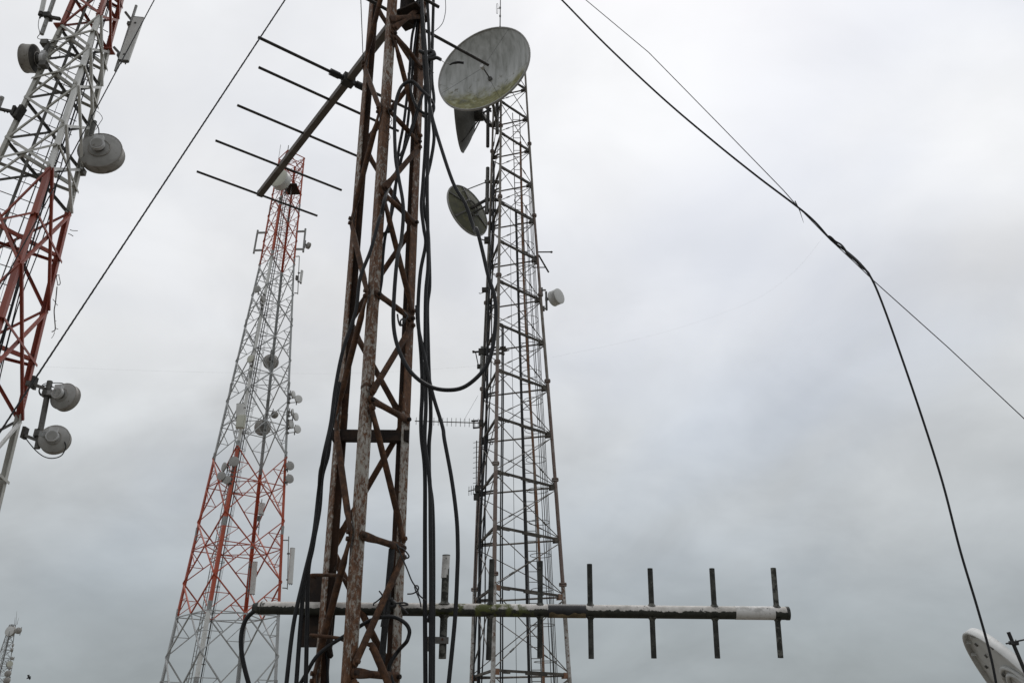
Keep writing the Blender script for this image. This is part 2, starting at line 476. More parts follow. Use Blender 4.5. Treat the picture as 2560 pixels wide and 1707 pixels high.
def node(a, b, i, off=0.0):
    """brace end on leg a at node i, on the face a-b"""
    h = MH[i] + off; p = mast.p(a, h); return p + (mast.p(b, h) - p).normalized() * .029 + mast.out(a, b, h) * .0065


for i in range(1, len(MH) - 1):
    e = (i - I0) % 2 == 0
    for (a, b), down in (((0, 1), (0, 1) if e else (1, 0)), ((2, 0), (2, 0) if e else (0, 2)), ((1, 2), (1, 2) if e else (2, 1))):
        o = mast.out(a, b, MH[i])
        if (a, b) == (0, 1):
            T.part('strut', flat_rod(node(0, 1, i), node(1, 0, i), o), 'rust')
            if i >= I0 - 1:
                for e_ in (node(0, 1, i), node(1, 0, i)): T.part('bolt', bolt(e_ + o * .003, o, .0085, .012), 'dark_rust')
        if i == len(MH) - 2: continue
        s_, t_ = down
        gap = .034 if (a, b) == (0, 1) else .012
        p, q = node(s_, t_, i, -gap), node(t_, s_, i + 1, gap if (a, b) == (0, 1) else .012)
        T.part('diagonal_brace', flat_rod(p + o * .004, q + o * .004, o), 'rust')
        if i >= I0 - 1:
            T.part('bolt', bolt(p + o * .006, o), 'rust'); T.part('bolt', bolt(q + o * .006, o), 'rust')
# dark channel across the back at the splice and the black clamp plate near the top
h = 1.062
p, q = mast.p(2, h), mast.p(1, h); o = mast.out(2, 1, h)
T.part('channel', MB().bar(p - o * .02, q - o * .02, .044, .03, (0, 0, 1)), 'dark_rust')
h = 3.30
c = mast.axis(h) + V((.075, .03, 0)); dd = (mast.p(1, h) - mast.p(0, h)).normalized(); o = mast.out(0, 1, h)
T.part('clamp_plate', MB().box(c, dd * .13, o * .15, (0, 0, .012)), 'dark_rust')
T.part('clamp_plate', MB().box(c + V((0, 0, .09)) - o * .02, dd * .12, o * .012, (0, 0, .16)), 'dark_rust')
T.part('tie_bar', flat_rod(mast.p(0, 3.06) + o * .01, mast.p(1, 3.37) + o * .01, o), 'rust')
# clamp plate, U bolts and torn stubs around the lower antenna boom
pl = PY(m9, 3.075)
a_, b_, c_ = pl(600, 655), pl(935, 655), pl(935, -50)
T.part('boom_plate', MB().box((a_ + c_) / 2, b_ - a_, (0, .008, 0), (0, 0, (c_ - b_).z)), 'dark_rust')
for y in (178, 545):
    p, q = PY(m6, 2.93)(205, 870 if y == 178 else 1258), PY(m6, 2.90)(365, 872 if y == 178 else 1275)
    T.part('u_bolt', MB().path(smooth([p + V((.0, .05, 0)), p + V((-.004, .02, 0)), p, (p + q) / 2 + V((0, -.004, 0)), q, q + V((.008, .02, 0)), q + V((.01, .1, 0))], 4), .006, 8), 'rust')
f = PY(m6, 2.86)
T.part('torn_brace', MB().path(smooth([f(720, 1640), f(690, 1545), f(640, 1430), f(605, 1350), f(585, 1325), f(576, 1335)], 4), lambda t: .0125 if t < .8 else .0125 - .02 * (t - .8), 8), 'rust', label='bent brace torn loose at its upper end')
f = PY(m9, 3.0)
T.part('torn_stub', MB().path([f(862, 560), f(872, 660), f(884, 735), f(902, 752)], lambda t: .011 if t < .7 else .007, 7), 'dark_rust')
footing(T, mast, .14)

# ---------- left tower: red and white, three legs
t1 = Frame(18 * math.sin(R_(-36.7564)), 18 * math.cos(R_(-36.7564)), -46.106, [(-2, 1.7968 + .0683 * 2), (17.2, 1.7968 - .0683 * 17.2), (19, .58)], 3, (.0185, .0138))
T1H = [15.8868, 14.738, 13.481, 12.2624, 11.0157, 8.5172, 5.985, 3.35, .7, GZ]
T1T = [16.95, 18.0]
T = Thing('lattice_tower', 'red and white three-legged lattice tower cut off by the left edge', 'tower', t1.axis(GZ), 'lattice towers')
def col1(h): return 'red_dull' if h > 15.86 or 6.1 < h < 11.02 else 'white_paint'
bands = [(GZ, 6.1), (6.1, 11.02), (11.02, 15.86), (15.86, 19)]
for k in range(3):
    for h0, h1 in bands:
        p0, p1 = t1.p(k, h0), t1.p(k, h1); hm = (h0 + h1) / 2
        da = t1.p(k + 1, h0) - p0; db = t1.p(k + 2, h0) - p0
        cm = col1(hm)
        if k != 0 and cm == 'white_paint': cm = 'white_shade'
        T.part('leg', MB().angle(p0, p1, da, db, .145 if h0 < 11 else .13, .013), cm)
        # bolted splice: rows of bolts below each paint change
        if h0 > 0:
            sp = [(dd.normalized()) for dd in (da, db)]
            for s_ in sp:
                n_ = (p0 - t1.axis(h0)); n_.z = 0; n_ = (n_ - s_ * n_.dot(s_)).normalized()
                for r in range(6 if k != 2 else 2):
                    c = t1.p(k, h0 + .07 + r * .075) + s_ * .115
                    T.part('bolt', MB().tube(c - n_ * .006, c + n_ * .024, .013, 5), cm)
def face_braces(T, fr, ka, kb, ha, hb, m, w_, inset):
    o = fr.out(ka, kb, (ha + hb) / 2)
    def e(k, l, h):
        p = fr.p(k, h); return p + (fr.p(l, h) - p).normalized() * inset
    for (s_, t_), sg in (((ka, kb), 1), ((kb, ka), -1)):
        p, q = e(s_, t_, ha), e(t_, s_, hb)
        off = o * (.012 + .028 * (sg > 0)); dd = (q - p).normalized()
        T.part('diagonal_brace', MB().angle(p + off, q + off, o.cross(dd), -o, w_, w_ * .14), m)
levels = T1T[::-1] + T1H
for hb, ha in zip(levels, levels[1:]):
    for ka, kb in ((0, 1), (1, 2), (2, 0)):
        cm = col1((ha + hb) / 2)
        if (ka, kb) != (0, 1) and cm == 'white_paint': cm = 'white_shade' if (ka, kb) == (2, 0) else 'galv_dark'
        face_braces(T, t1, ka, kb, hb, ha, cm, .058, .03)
for h in (17.4, 15.3, 14.1, 11.64, 9.77, 7.25, 4.7, 2.0):
    for ka, kb in ((0, 1), (1, 2), (2, 0)):
        o = t1.out(ka, kb, h); p, q = t1.p(ka, h), t1.p(kb, h)
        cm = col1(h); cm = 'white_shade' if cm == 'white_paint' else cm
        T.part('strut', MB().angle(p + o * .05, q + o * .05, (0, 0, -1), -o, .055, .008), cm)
    # wide beam across the inside that carries the feeder ladder
    a, b = t1.p(2, h).lerp(t1.p(0, h), .42), t1.p(1, h).lerp(t1.p(0, h), .12)
    T.part('cross_beam', MB().bar(a, b, .09, .04, (0, 0, 1)), 'red_dull' if col1(h) == 'red_dull' else 'white_shade')
    c = a.lerp(b, .3)
for h in (15.86,):
    for k in (1, 2):
        c = t1.p(k, h); T.part('flange_plate', MB().box(c + (t1.axis(h) - c).normalized() * .05, V((.24, 0, 0)), V((0, .24, 0)), V((0, 0, .03))), 'red_dull')
footing(T, t1, .6)
# feeder ladder (rungs and stiles) inside the left tower
L = Thing('cable_ladder', 'thin rung ladder with feeders inside the red and white tower at left', 'ladder', t1.q(-.25, .15, GZ))
for sx in (-.1, .1):
    f = lambda h: t1.p(2, h).lerp(t1.p(1, h), .40 + sx * 0) + (t1.p(1, h) - t1.p(2, h)).normalized() * sx * 1.6 + (t1.p(0, h) - t1.p(2, h)).normalized() * .12
    L.part('stile', MB().tube(f(GZ), f(18.5), .035 if sx < 0 else .014, 6), 'galv_dark')
hh = GZ + .3
while hh < 18.3:
    f = lambda h, sx: t1.p(2, h).lerp(t1.p(1, h), .40) + (t1.p(1, h) - t1.p(2, h)).normalized() * sx * 1.6 + (t1.p(0, h) - t1.p(2, h)).normalized() * .12
    L.part('rung', MB().tube(f(hh, -.34), f(hh, .30), .011, 5), 'galv_dark'); hh += .42
for i, (fa, fb, r) in enumerate(((.30, .30, .02), (.34, .27, .018), (.27, .35, .018), (.40, .22, .013), (.44, .18, .012))):
    pts = []
    for j in range(26):
        h = GZ + j * .8; wob = .03 * math.sin(j * 1.3 + i * 2)
        a = t1.p(0, h); pts.append(a.lerp(t1.p(1, h), fa + wob) + (t1.p(2, h) - a) * (fb * .45 + .02 * math.sin(j * .9 + i)))
    single('feeder_cable', MB().path(smooth(pts, 3), r, 6), 'black_cable', 'one of the thick black feeders bunched inside the red and white tower at left', 'cable', pts[0], 'feeders in the left tower')
for i, (fa, fb, r) in enumerate(((.36, .1, .006), (.5, .16, .006), (.56, .05, .004), (.44, .22, .004))):
    pts = []
    for j in range(26):
        h = GZ + j * .8
        a = t1.p(2, h); pts.append(a.lerp(t1.p(1, h), fa + .02 * math.sin(j * 1.1 + i * 3)) + (t1.p(0, h) - a) * (fb + .015 * math.sin(j * .7 + i)))
    single('thin_feeder_cable', MB().path(smooth(pts, 3), r, 5), 'black_cable', 'one of the thin wires beside the rung ladder in the red and white tower', 'cable', pts[0], 'thin cables by the left ladder')

# ---------- middle distance tower: orange-red and white, four legs
t2 = Frame(60 * math.sin(R_(-18.7884)), 60 * math.cos(R_(-18.7884)), -91.678, [(7.402, 3.5498), (18.4113, 2.74), (35.0293, 1.4883), (45.9183, 1.1693)], 4)  # 0 front 1 right 2 back 3 left
T2H = [GZ, 4.83, 9.56, 13.75, 18.45, 22.94, 26.27, 29.32, 32.11, 34.95, 37.25, 39.79, 42.0, 44.1, 45.9]
T = Thing('lattice_tower', 'orange-red and white four-legged lattice tower farther back, left of the mast', 'tower', t2.axis(GZ), 'lattice towers')
def col2(h): return 'red_bright' if h > 35.03 or 7.42 < h < 18.42 else 'grey_paint'
for k in range(4):
    for h0, h1 in ((GZ, 7.42), (7.42, 18.42), (18.42, 35.03), (35.03, 45.95)):
        n_ = max(1, round((h1 - h0) / 5.5))
        for j in range(n_):
            a, b = h0 + (h1 - h0) * j / n_, h0 + (h1 - h0) * (j + 1) / n_
            p0, p1 = t2.p(k, a), t2.p(k, b)
            w_ = .23 - .0024 * max(a, 0)
            T.part('leg', MB().angle(p0, p1, t2.p(k + 1, a) - p0, t2.p(k - 1, a) - p0, w_, .02), 'white_paint' if k == 0 and col2((a + b) / 2) == 'grey_paint' and b < 36 else col2((a + b) / 2))
            if a > 0:
                T.part('splice_plate', MB().angle(p0 - V((0, 0, .45)) + (p0 - t2.axis(a)).normalized() * .012, p0 + V((0, 0, .45)) + (p0 - t2.axis(a)).normalized() * .012, t2.p(k + 1, a) - p0, t2.p(k - 1, a) - p0, w_ * 1.05, .03), 'galv')
nsec = 0; rest = {}
for i, (ha, hb) in enumerate(zip(T2H, T2H[1:])):
    hm = (ha + hb) / 2; cm = col2(hm); tw = .095 - .0011 * max(ha, 0); mids = []
    for k in range(4):
        l = k + 1; o = t2.out(k, l % 4, hm)
        A, B = t2.p(k, ha), t2.p(l, ha); Tq, U = t2.p(k, hb), t2.p(l, hb)
        wa, wb = (B - A).length, (U - Tq).length
        f = wa / (wa + wb)                    # height fraction of the crossing
        C = A.lerp(U, f); hc = C.z - CAMZ; mids.append(C)
        MK, ML = t2.p(k, hc), t2.p(l, hc)
        for P, h_ in ((A, ha), (B, ha), (Tq, hb), (U, hb)):
            T.part('diagonal_brace', MB().bar(P + o * .02, C + o * .02, tw, tw * .8, o), col2((h_ + hc) / 2))
        for P in (MK, ML):
            T.part('strut', MB().bar(P - o * .03, C - o * .03, tw * .75, tw * .7, o), col2(hc + .01))
        for P0, P1, M in ((A, Tq, MK), (B, U, ML)):
            for X in (P0, P1):
                Q = X.lerp(C, .5); E = X.lerp(M, .5)
                for Y in (E, M):
                    s_ = MB().bar(Q - o * .02, Y - o * .02, tw * .5, tw * .5, o); hq = Q.z - CAMZ
                    if nsec < 290: T.part('secondary_brace', s_, col2(hq)); nsec += 1
                    else:
                        r = rest.setdefault(col2(hq), MB()); r.add(s_.v, s_.f, False)
    for k in range(4):
        T.part('plan_brace', MB().bar(mids[k], mids[(k + 1) % 4], tw * .6, tw * .6), col2(hm))
for cm, r in rest.items(): T.part('secondary_braces', r, cm, stuff=True)
# top handrail, lamp and inner platform
for k in range(4):
    T.part('rail', MB().bar(t2.p(k, 45.9), t2.p(k + 1, 45.9), .06, .06), 'red_bright')
    T.part('rail', MB().bar(t2.p(k, 45.2), t2.p(k + 1, 45.2), .05, .05), 'red_bright')
h = 42.6
T.part('platform', MB().box(t2.axis(h) + V((.35, 0, 0)), V((1.25, 0, 0)), V((0, 1.5, 0)), V((0, 0, .10))), 'dark_rust', label='dark red platform near the top')
T.part('platform_rail', MB().bar(t2.axis(h) + V((-.27, -.72, .9)), t2.axis(h) + V((.97, -.72, .9)), .05, .05), 'red_bright')
T.part('lightning_rod', MB().tube(t2.p(3, 45.9), t2.p(3, 45.9) + V((0, 0, 1.6)), .02, 5), 'galv')
T.part('lightning_rod', MB().tube(t2.p(0, 45.9), t2.p(0, 45.9) + V((0, 0, .5)), .04, 5), 'galv')
footing(T, t2, .9)
# caged ladder on the left face
L = Thing('caged_ladder', 'caged ladder climbing the left face of the orange-red and white tower', 'ladder', t2.p(0, GZ).lerp(t2.p(3, GZ), .35))
inw = lambda h: (t2.axis(h) - t2.p(0, h)).normalized()
def lad2(h, s_):
    a, b = t2.p(0, h), t2.p(3, h); dd = (b - a).normalized()
    return a + dd * (.30 * (b - a).length + s_) - t2.out(0, 3, h) * .35
for s_ in (-.2, .2): L.part('stile', MB().path([lad2(h, s_) for h in (GZ, 7.4, 18.4, 35, 44)], .03, 5), 'galv')
rr = MB(); hh = GZ + .3
while hh < 44: rr.tube(lad2(hh, -.2), lad2(hh, .2), .014, 4); hh += .33
L.part('rungs', rr, 'galv', stuff=True)
hh = 1.0
while hh < 43:
    o = -t2.out(0, 3, hh); c = lad2(hh, 0); dd = (lad2(hh, 1) - lad2(hh, 0)).normalized()
    L.part('hoop', MB().path([c + dd * (.42 * math.cos(a)) + o * (.05 + .75 * math.sin(a)) for a in [math.pi * j / 10 for j in range(11)]], .02, 4), 'galv'); hh += 1.6
for a in (.25, .5, .75):
    L.part('cage_strap', MB().path([lad2(h, .42 * math.cos(a * math.pi)) - t2.out(0, 3, h) * (.05 + .75 * math.sin(a * math.pi)) for h in (1, 7.4, 18.4, 35, 42.5)], .014, 4), 'galv')
for i in range(3):
    pts = [t2.p(0, h).lerp(t2.p(3, h), .11) - t2.out(0, 3, h) * (.25 + .12 * i) + V((.05 * i, 0, 0)) for h in (GZ, 7.4, 12, 18.4, 27, 35, 41)]
    single('feeder_cable', MB().path(smooth(pts, 4), .035, 5), 'dark_pipe', 'one of the dark feeders beside the front leg of the orange-red and white tower', 'cable', pts[0], 'feeders in the orange-red tower')

# ---------- right-hand tower: slim, three pipe legs, dark cross beams
t3 = Frame(25 * math.sin(R_(-.2437)), 25 * math.cos(R_(-.2437)), -106.181, [(1.5461, 1.7355), (5.4553, 1.5911), (8.899, 1.4361), (12.2616, 1.2748), (15.6383, 1.1033), (19.0016, .957), (24, .80)], 3)  # 0 front 1 right 2 left
T3H = [GZ, -.6, 1.5461, 3.7507, 5.4553, 7.1391, 8.899, 10.5591, 12.2616, 13.9606, 15.6383, 17.3352, 19.0016, 20.65, 22.25, 23.8, 25.2]
T = Thing('lattice_tower', 'slim weathered three-legged pipe tower with dark cross beams, right of the mast', 'tower', t3.axis(GZ), 'lattice towers')
FLG = [.7, 4.12, 7.40, 10.85, 14.2, 17.6, 21.0]
def col3(h): return 'leg_white' if h < 4.12 else 'leg_red' if h < 10.85 else 'leg_brown'
for k in range(3):
    hs = [GZ] + FLG + [25.4]
    for a, b in zip(hs, hs[1:]):
        r = .066 - .0012 * max(a, 0)
        T.part('leg', MB().tube(t3.p(k, a), t3.p(k, b), r, 10), 'leg_red' if k == 1 and 14 < a < 17 else col3((a + b) / 2))
    for a in FLG:
        c = t3.p(k, a); r = .125 - .002 * a
        fl = T.part('flange', MB().tube(c - V((0, 0, .05)), c + V((0, 0, .05)), r, 12), 'leg_red')
        T.part('seam', MB().tube(c - V((0, 0, .008)), c + V((0, 0, .008)), r * 1.06, 12), 'dark_rust', parent=fl)
for i, h in enumerate(T3H[1:]):
    for ka, kb in ((0, 1), (2, 0), (1, 2)):
        p, q = t3.p(ka, h), t3.p(kb, h); dd = (q - p).normalized(); o = t3.out(ka, kb, h)
        if (ka, kb) == (1, 2):
            T.part('cross_beam', MB().tube(p, q, .030, 7), 'rod')
        else:
            b_ = T.part('cross_beam', MB().angle(p + dd * .05, q - dd * .05, (0, 0, 1), -o, .066, .010), 'beam_dark')
            if ka == 0:
                T.part('splice_plate', MB().box(p.lerp(q, .55), dd * (.28 * (q - p).length), o * .05, (0, 0, .085)), 'beam_dark', parent=b_)
                T.part('splice_plate', MB().box(p.lerp(q, .16), dd * .28, o * .05, (0, 0, .08)), 'beam_dark', parent=b_)
    for k in range(3):
        c = t3.p(k, h)
        for l in ((k + 1) % 3, (k + 2) % 3):
            dd = (t3.p(l, h) - c).normalized(); o = t3.out(k, l, h)
            T.part('gusset', MB().box(c + dd * .13, dd * .2, o * .012, (0, 0, .16)), 'pipe_rust' if h < 4 else 'beam_dark')
    # stub bracket inside, left leg towards the feeders
    p = t3.p(2, h + .05); q = t3.q(-.02, .15, h - .05)
    if i % 1 == 0: T.part('stub_bracket', MB().bar(p, p.lerp(q, .62), .05, .05, (0, 0, 1)), 'beam_dark')
    if i + 1 < len(T3H[1:]):
        hb = T3H[i + 2]
        for ka, kb in ((0, 1), (2, 0), (1, 2)):
            o = t3.out(ka, kb, h)
            for s_, t_, sg in ((ka, kb, 1), (kb, ka, -1)):
                p, q = t3.p(s_, h + .08), t3.p(t_, hb - .08)
                rd = T.part('tie_rod', MB().tube(p + o * .012 * sg, q + o * .012 * sg, .0150, 5), 'rod')
                dd = (q - p).normalized(); c = p.lerp(q, .24)
                T.part('turnbuckle', MB().tube(c - dd * .09 + o * .012 * sg, c + dd * .09 + o * .012 * sg, .026, 6), 'galv_dark', parent=rd)
footing(T, t3, .5)
# ladder with hoops inside
L = Thing('caged_ladder', 'narrow ladder with hoops inside the slim pipe tower right of the mast', 'ladder', t3.q(.42, .15, GZ))
lw = .14
for s_ in (-lw, lw):
    L.part('stile', MB().path([t3.q(.42, .15, h) + V((s_, .05 * s_, 0)) for h in (GZ, 1.5, 5.45, 8.9, 12.3, 15.6, 19, 22.5)], .018, 5), 'galv_dark')
hh = GZ + .2
while hh < 22.3:
    c = t3.q(.42, .15, hh); L.part('rung', MB().tube(c + V((-lw, 0, 0)), c + V((lw, 0, 0)), .012, 5), 'galv_dark'); hh += .31
hh = .9
while hh < 19:
    c = t3.q(.58, .17, hh)
    L.part('hoop', MB().path([c + V((.33 * math.cos(a), .36 * math.sin(a), 0)) for a in [2 * math.pi * j / 20 for j in range(20)]], .011, 5, True), 'galv_dark'); hh += 1.02
for a in (-.6, .1, .7):
    L.part('cage_strap', MB().path([t3.q(.58, .17, h) + V((.33 * math.cos(a), .36 * math.sin(a), 0)) for h in (.9, 5.45, 8.9, 12.3, 15.6, 18.9)], .011, 4), 'galv_dark')
# riser pipe and feeders in the slim tower
pts = [t3.q(.52, .12, h) + V((.05 * math.sin(h * .35), 0, 0)) for h in (GZ, 1.0, 3, 5, 7, 9, 11, 13, 15, 17, 19, 21)]
single('riser_pipe', MB().path(smooth(pts, 3), .042, 8), 'pipe_rust', 'rust-brown riser pipe beside the ladder of the slim pipe tower', 'pipe', pts[0])
def feeder(name, a, b, r, m, label, top, group=None, wob=.02, ph=0.0):
    pts = [t3.q(a + wob * math.sin(h * .8 + ph), b, h) for h in [GZ + (top - GZ) * j / 26 for j in range(27)]]
    o = single(name, MB().path(smooth(pts, 2), r, 7), m, label, 'cable', pts[0], group)
    return pts
feeder('waveguide', .29, -.25, .045, 'dark_pipe', 'thick black waveguide running up the middle of the slim pipe tower', 17.5, wob=.0)
for i, a in enumerate((-.18, -.145)):
    feeder('feeder_cable', a, -.35, .022, 'black_cable', 'one of two parallel black feeders left of centre in the slim pipe tower', 12.6, 'twin feeders in the slim tower', .006)
for i, (a, b, r) in enumerate(((-.58, .30, .045), (-.55, .42, .028), (-.62, .46, .024), (-.50, .34, .022), (-.66, .38, .018))):
    feeder('leg_feeder_cable', a, b, r, 'black_cable', 'one of the black feeders bundled beside the left leg of the slim pipe tower', 20.2 - .5 * i, 'feeders on the left leg of the slim tower', .025, i * 1.7)
for i, (a, b, r) in enumerate(((.08, .3, .008), (.66, .2, .012), (.70, .12, .014))):
    feeder('thin_cable', a, b, r, 'wire', ('thin drop cable hanging in the middle of the slim pipe tower', 'thin cable right of the ladder in the slim pipe tower', 'thin cable nearest the right leg of the slim pipe tower')[i], 18, None, .004)

# ------------------------------------------------------------------ antennas
def view(P):
    """unit vectors at P: towards the eye, image right, image up"""
    v = (V((0, 0, CAMZ)) - V(P)).normalized(); r = (CR - v * CR.dot(v)).normalized(); u = r.cross(v) * -1
    return v, r, u


def facing(P, ang, tilt=0.0):
    """horizontal boresight: 0 = straight at the eye, positive = turned to picture right, 180 = away"""
    v = V((0, 0, CAMZ)) - V(P); v.z = 0; v.normalize(); r = V((-v.y, v.x, 0))
    n = v * math.cos(R_(ang)) + r * math.sin(R_(ang)); n.z = math.tan(R_(tilt)); return n.normalized()


# turned so that r points to picture right
def drum(name, label, P, n, R, depth, pole=None, cat='dish antenna', group=None, unit=True, mats=('shroud', 'radome', 'shell'), back=.35, arms=None, pole_h=None, base=None):
    """shrouded microwave dish: P centre of the front rim, n boresight, pole = point on the mounting pipe"""
    P = V(P); n = V(n).normalized(); T = Thing(name, label, cat, base or (P - V((0, 0, R))), group); t = R * .06
    T.part('shroud', MB().lathe(P - n * depth, n, [(R * .985, 0), (R * 1.03, 0), (R * 1.03, t * 1.2), (R, t * 1.6), (R, depth - t), (R * 1.025, depth - t), (R * 1.025, depth + t * .2), (R * .97, depth + t * .2)]), mats[0])
    T.part('radome', MB().lathe(P, n, [(R * 1.0, t * .1), (R * .9, t * .7), (R * .5, t * 1.3), (0, t * 1.5)]), mats[1])
    sh = T.part('back_shell', MB().lathe(P - n * depth, n, [(R, t * .3), (R * .8, -R * back * .42), (R * .45, -R * back * .8), (R * .2, -R * back), (0, -R * back)]), mats[2])
    if R > .25:
        T.part('rib_ring', MB().lathe(P - n * (depth + R * back * .72), n, [(R * .50, 0), (R * .53, -R * .03), (R * .5, -R * .05), (R * .46, -R * .02)], 24), mats[0], parent=sh)
    hub = P - n * (depth + R * back)
    a, b = basis(n)
    if unit:
        s = min(.16, R * .42)
        T.part('radio_hub', MB().tube(hub + n * R * .1, hub - n * s * .5, s * .8, 12), 'galv_dark')
        u = T.part('radio_unit', MB().tube(hub - n * s * .5, hub - n * s * 1.1, s, 12).box(hub - n * s * .8 + V((0, 0, s)), a * s * 1.3, n * s * .7, V((0, 0, s * .9))), 'unit')
        T.part('unit_lid', MB().tube(hub - n * s * 1.1, hub - n * s * 1.2, s * .8, 12), 'shell', parent=u)
    if pole is not None:
        pole = V(pole); ph = pole_h or (-R * 1.3, R * 1.3)
        T.part('pole', MB().tube(pole + V((0, 0, ph[0])), pole + V((0, 0, ph[1])), max(.03, min(.057, R * .14)), 8), 'galv_dark')
        T.part('bracket', MB().bar(hub + n * .02, pole, max(.05, R * .22), max(.05, R * .28)), 'galv_dark')
        T.part('clamp', MB().box(pole, V((R * .32, 0, 0)), V((0, R * .32, 0)), V((0, 0, R * .4))), 'galv_dark')
        for A in (arms or []):
            A = V(A); q = V((pole.x, pole.y, A.z)); T.part('support_arm', MB().bar(A, q, .05, .05), 'galv')
            T.part('leg_clamp', MB().box(A, V((.16, 0, 0)), V((0, .16, 0)), V((0, 0, .14))), 'galv_dark')
    return T


def panel(name, label, top, bot, n, w_, dp, pole_top, pole_bot, arms, cat='panel antenna', group=None, m='panel', box=None):
    """sector antenna: slim rounded box in front of a pipe"""
    top, bot, n = V(top), V(bot), V(n).normalized(); ax = (top - bot).normalized(); s = ax.cross(n).normalized(); n = s.cross(ax)
    T = Thing(name, label, cat, pole_bot, group)
    prof = [(-.5, -.5), (.5, -.5), (.5, .1), (.38, .38), (.15, .5), (-.15, .5), (-.38, .38), (-.5, .1)]
    T.part('housing', MB().rings([[p + s * (x * w_) + n * (y * dp) for x, y in prof] for p in (bot, top)], False), m)
    for p, q in ((bot, -.02), (top, .02)):
        T.part('end_cap', MB().rings([[p + ax * z_ + s * (x * w_ * 1.04) + n * (y * dp * 1.04) for x, y in prof] for z_ in (0, q)], False), 'galv_dark')
    for x in (-.22, .22):
        T.part('connector', MB().tube(bot - ax * .02 + s * w_ * x, bot - ax * .1 + s * w_ * x, .018, 6), 'galv_dark')
    T.part('pole', MB().tube(pole_bot, pole_top, .035, 8), 'galv')
    pa = (V(pole_top) - V(pole_bot)).normalized()
    for f in (.12, .86):
        p = bot.lerp(top, f); q = V(pole_bot) + pa * (p - V(pole_bot)).dot(pa)
        T.part('bracket', MB().bar(p - n * dp * .4, q, .06, .05), 'galv_dark')
        T.part('clamp', MB().box(q, s * .13, n * .12, ax * .1), 'galv_dark')
    for A, q in arms:
        T.part('support_arm', MB().bar(A, q, .06, .06), 'galv_dark')
    if box: T.part('amplifier_box', MB().box(box, s * .22, n * .16, ax * .38), 'galv_dark')
    return T


# ---------- dishes and aerials on the slim tower
# big mossy reflector near its top
P = onY(*t3a(495, 535), 23.2)
v, r, u = view(P)
if u.z < 0: u = -u
n = (v * .647 + (r * -.56 + u * .83) * .763).normalized()
rng = (P - V((0, 0, CAMZ))).length; RD = 122.5 / FPX * rng * .97
T = Thing('dish_antenna', 'largest dish: mossy white open reflector at the top of the slim tower', 'dish antenna', P, 'dishes on the slim tower')
dep = RD * .34
prof = [(RD * (i / 14), -dep * (1 - (i / 14) ** 2)) for i in range(15)]
fo = T.part('reflector', MB().lathe(P, n, prof, 64), 'dish_face')
T.part('back_shell', MB().lathe(P - n * .03, n, [(x * 1.0, y - .02) for x, y in prof[::-1]], 64), 'dish_back')
T.part('rim', MB().lathe(P, n, [(RD * .985, .0), (RD * .99, .03), (RD * 1.012, .03), (RD * 1.015, -.05), (RD * .985, -.06)], 64), 'shell')
apex = P - n * dep; feed = P + n * .02
T.part('feed_arm', MB().tube(apex, feed, .028, 8), 'galv_dark')
T.part('feed_horn', MB().tube(feed - n * .04, feed + n * .12, .085, 12), 'unit')
T.part('feed_base', MB().tube(apex, apex + n * .08, .09, 12), 'galv_dark')
a, b = basis(n)
for ang in (18, 112, 235):
    e = P + (a * math.cos(R_(ang)) + b * math.sin(R_(ang))) * RD * .99
    T.part('guy', MB().tube(feed, e, .006, 4), 'wire')
for i in range(8):
    e = a * math.cos(i * math.pi / 4 + .2) + b * math.sin(i * math.pi / 4 + .2)
    T.part('back_rib', MB().bar(P - n * (dep * .2 + .1) + e * RD * .9, P - n * (dep + .2) + e * RD * .15, .06, .09, n), 'dish_back')
mt = onY(*t3a(605, 800), 24.6)
T.part('mount_frame', MB().bar(P - n * (dep + .15), mt, .22, .22).bar(P - n * (dep + .1) + V((0, 0, -.9)), mt + V((0, 0, -1.0)), .1, .1).bar(P - n * (dep + .1) + V((0, 0, .7)), mt + V((0, 0, .5)), .1, .1), 'galv_dark')
T.part('mount_pole', MB().tube(mt + V((0, 0, -1.6)), mt + V((0, 0, .9)), .07, 10), 'galv_dark')
# grey dish just below, seen edge on from behind
P = onY(*t3a(312, 905), 27.2)
v, r, u = view(P)
n = facing(P, -100)
rng = (P - V((0, 0, CAMZ))).length; RD = 88 / FPX * rng
T = Thing('dish_antenna', 'dark grey dish seen edge-on just below the largest dish', 'dish antenna', P, 'dishes on the slim tower')
prof = [(RD * (i / 12), -RD * .42 * (1 - (i / 12) ** 2)) for i in range(13)]
T.part('reflector', MB().lathe(P, n, prof, 48), 'dish_dark')
T.part('back_shell', MB().lathe(P - n * .02, n, prof[::-1], 48), 'dish_dark')
T.part('rim', MB().lathe(P, n, [(RD * .985, .0), (RD, .02), (RD * 1.012, -.02), (RD * .985, -.04)], 48), 'dish_back')
mt = onY(*t3a(555, 985), 25.8)
hub = P - n * RD * .42
a, b = basis(n)
T.part('hub', MB().tube(hub, hub - n * .35, .32, 14), 'steel_black')
for ang in (20, 90, 160, 230, 300):
    e = a * math.cos(R_(ang)) + b * math.sin(R_(ang))
    T.part('strut', MB().bar(P - n * .12 + e * RD * .93, hub - n * .25 + e * .2, .045, .045), 'steel_black')
T.part('mount_beam', MB().bar(hub - n * .3, mt, .16, .16).bar(hub - n * .3 + V((0, 0, .5)), mt + V((0, 0, .75)), .07, .07).bar(hub - n * .3, mt + V((0, 0, .9)), .06, .06), 'steel_black')
T.part('mount_pole', MB().tube(mt + V((-.12, 0, -1.1)), mt + V((-.12, 0, 1.3)), .07, 8), 'steel_black')
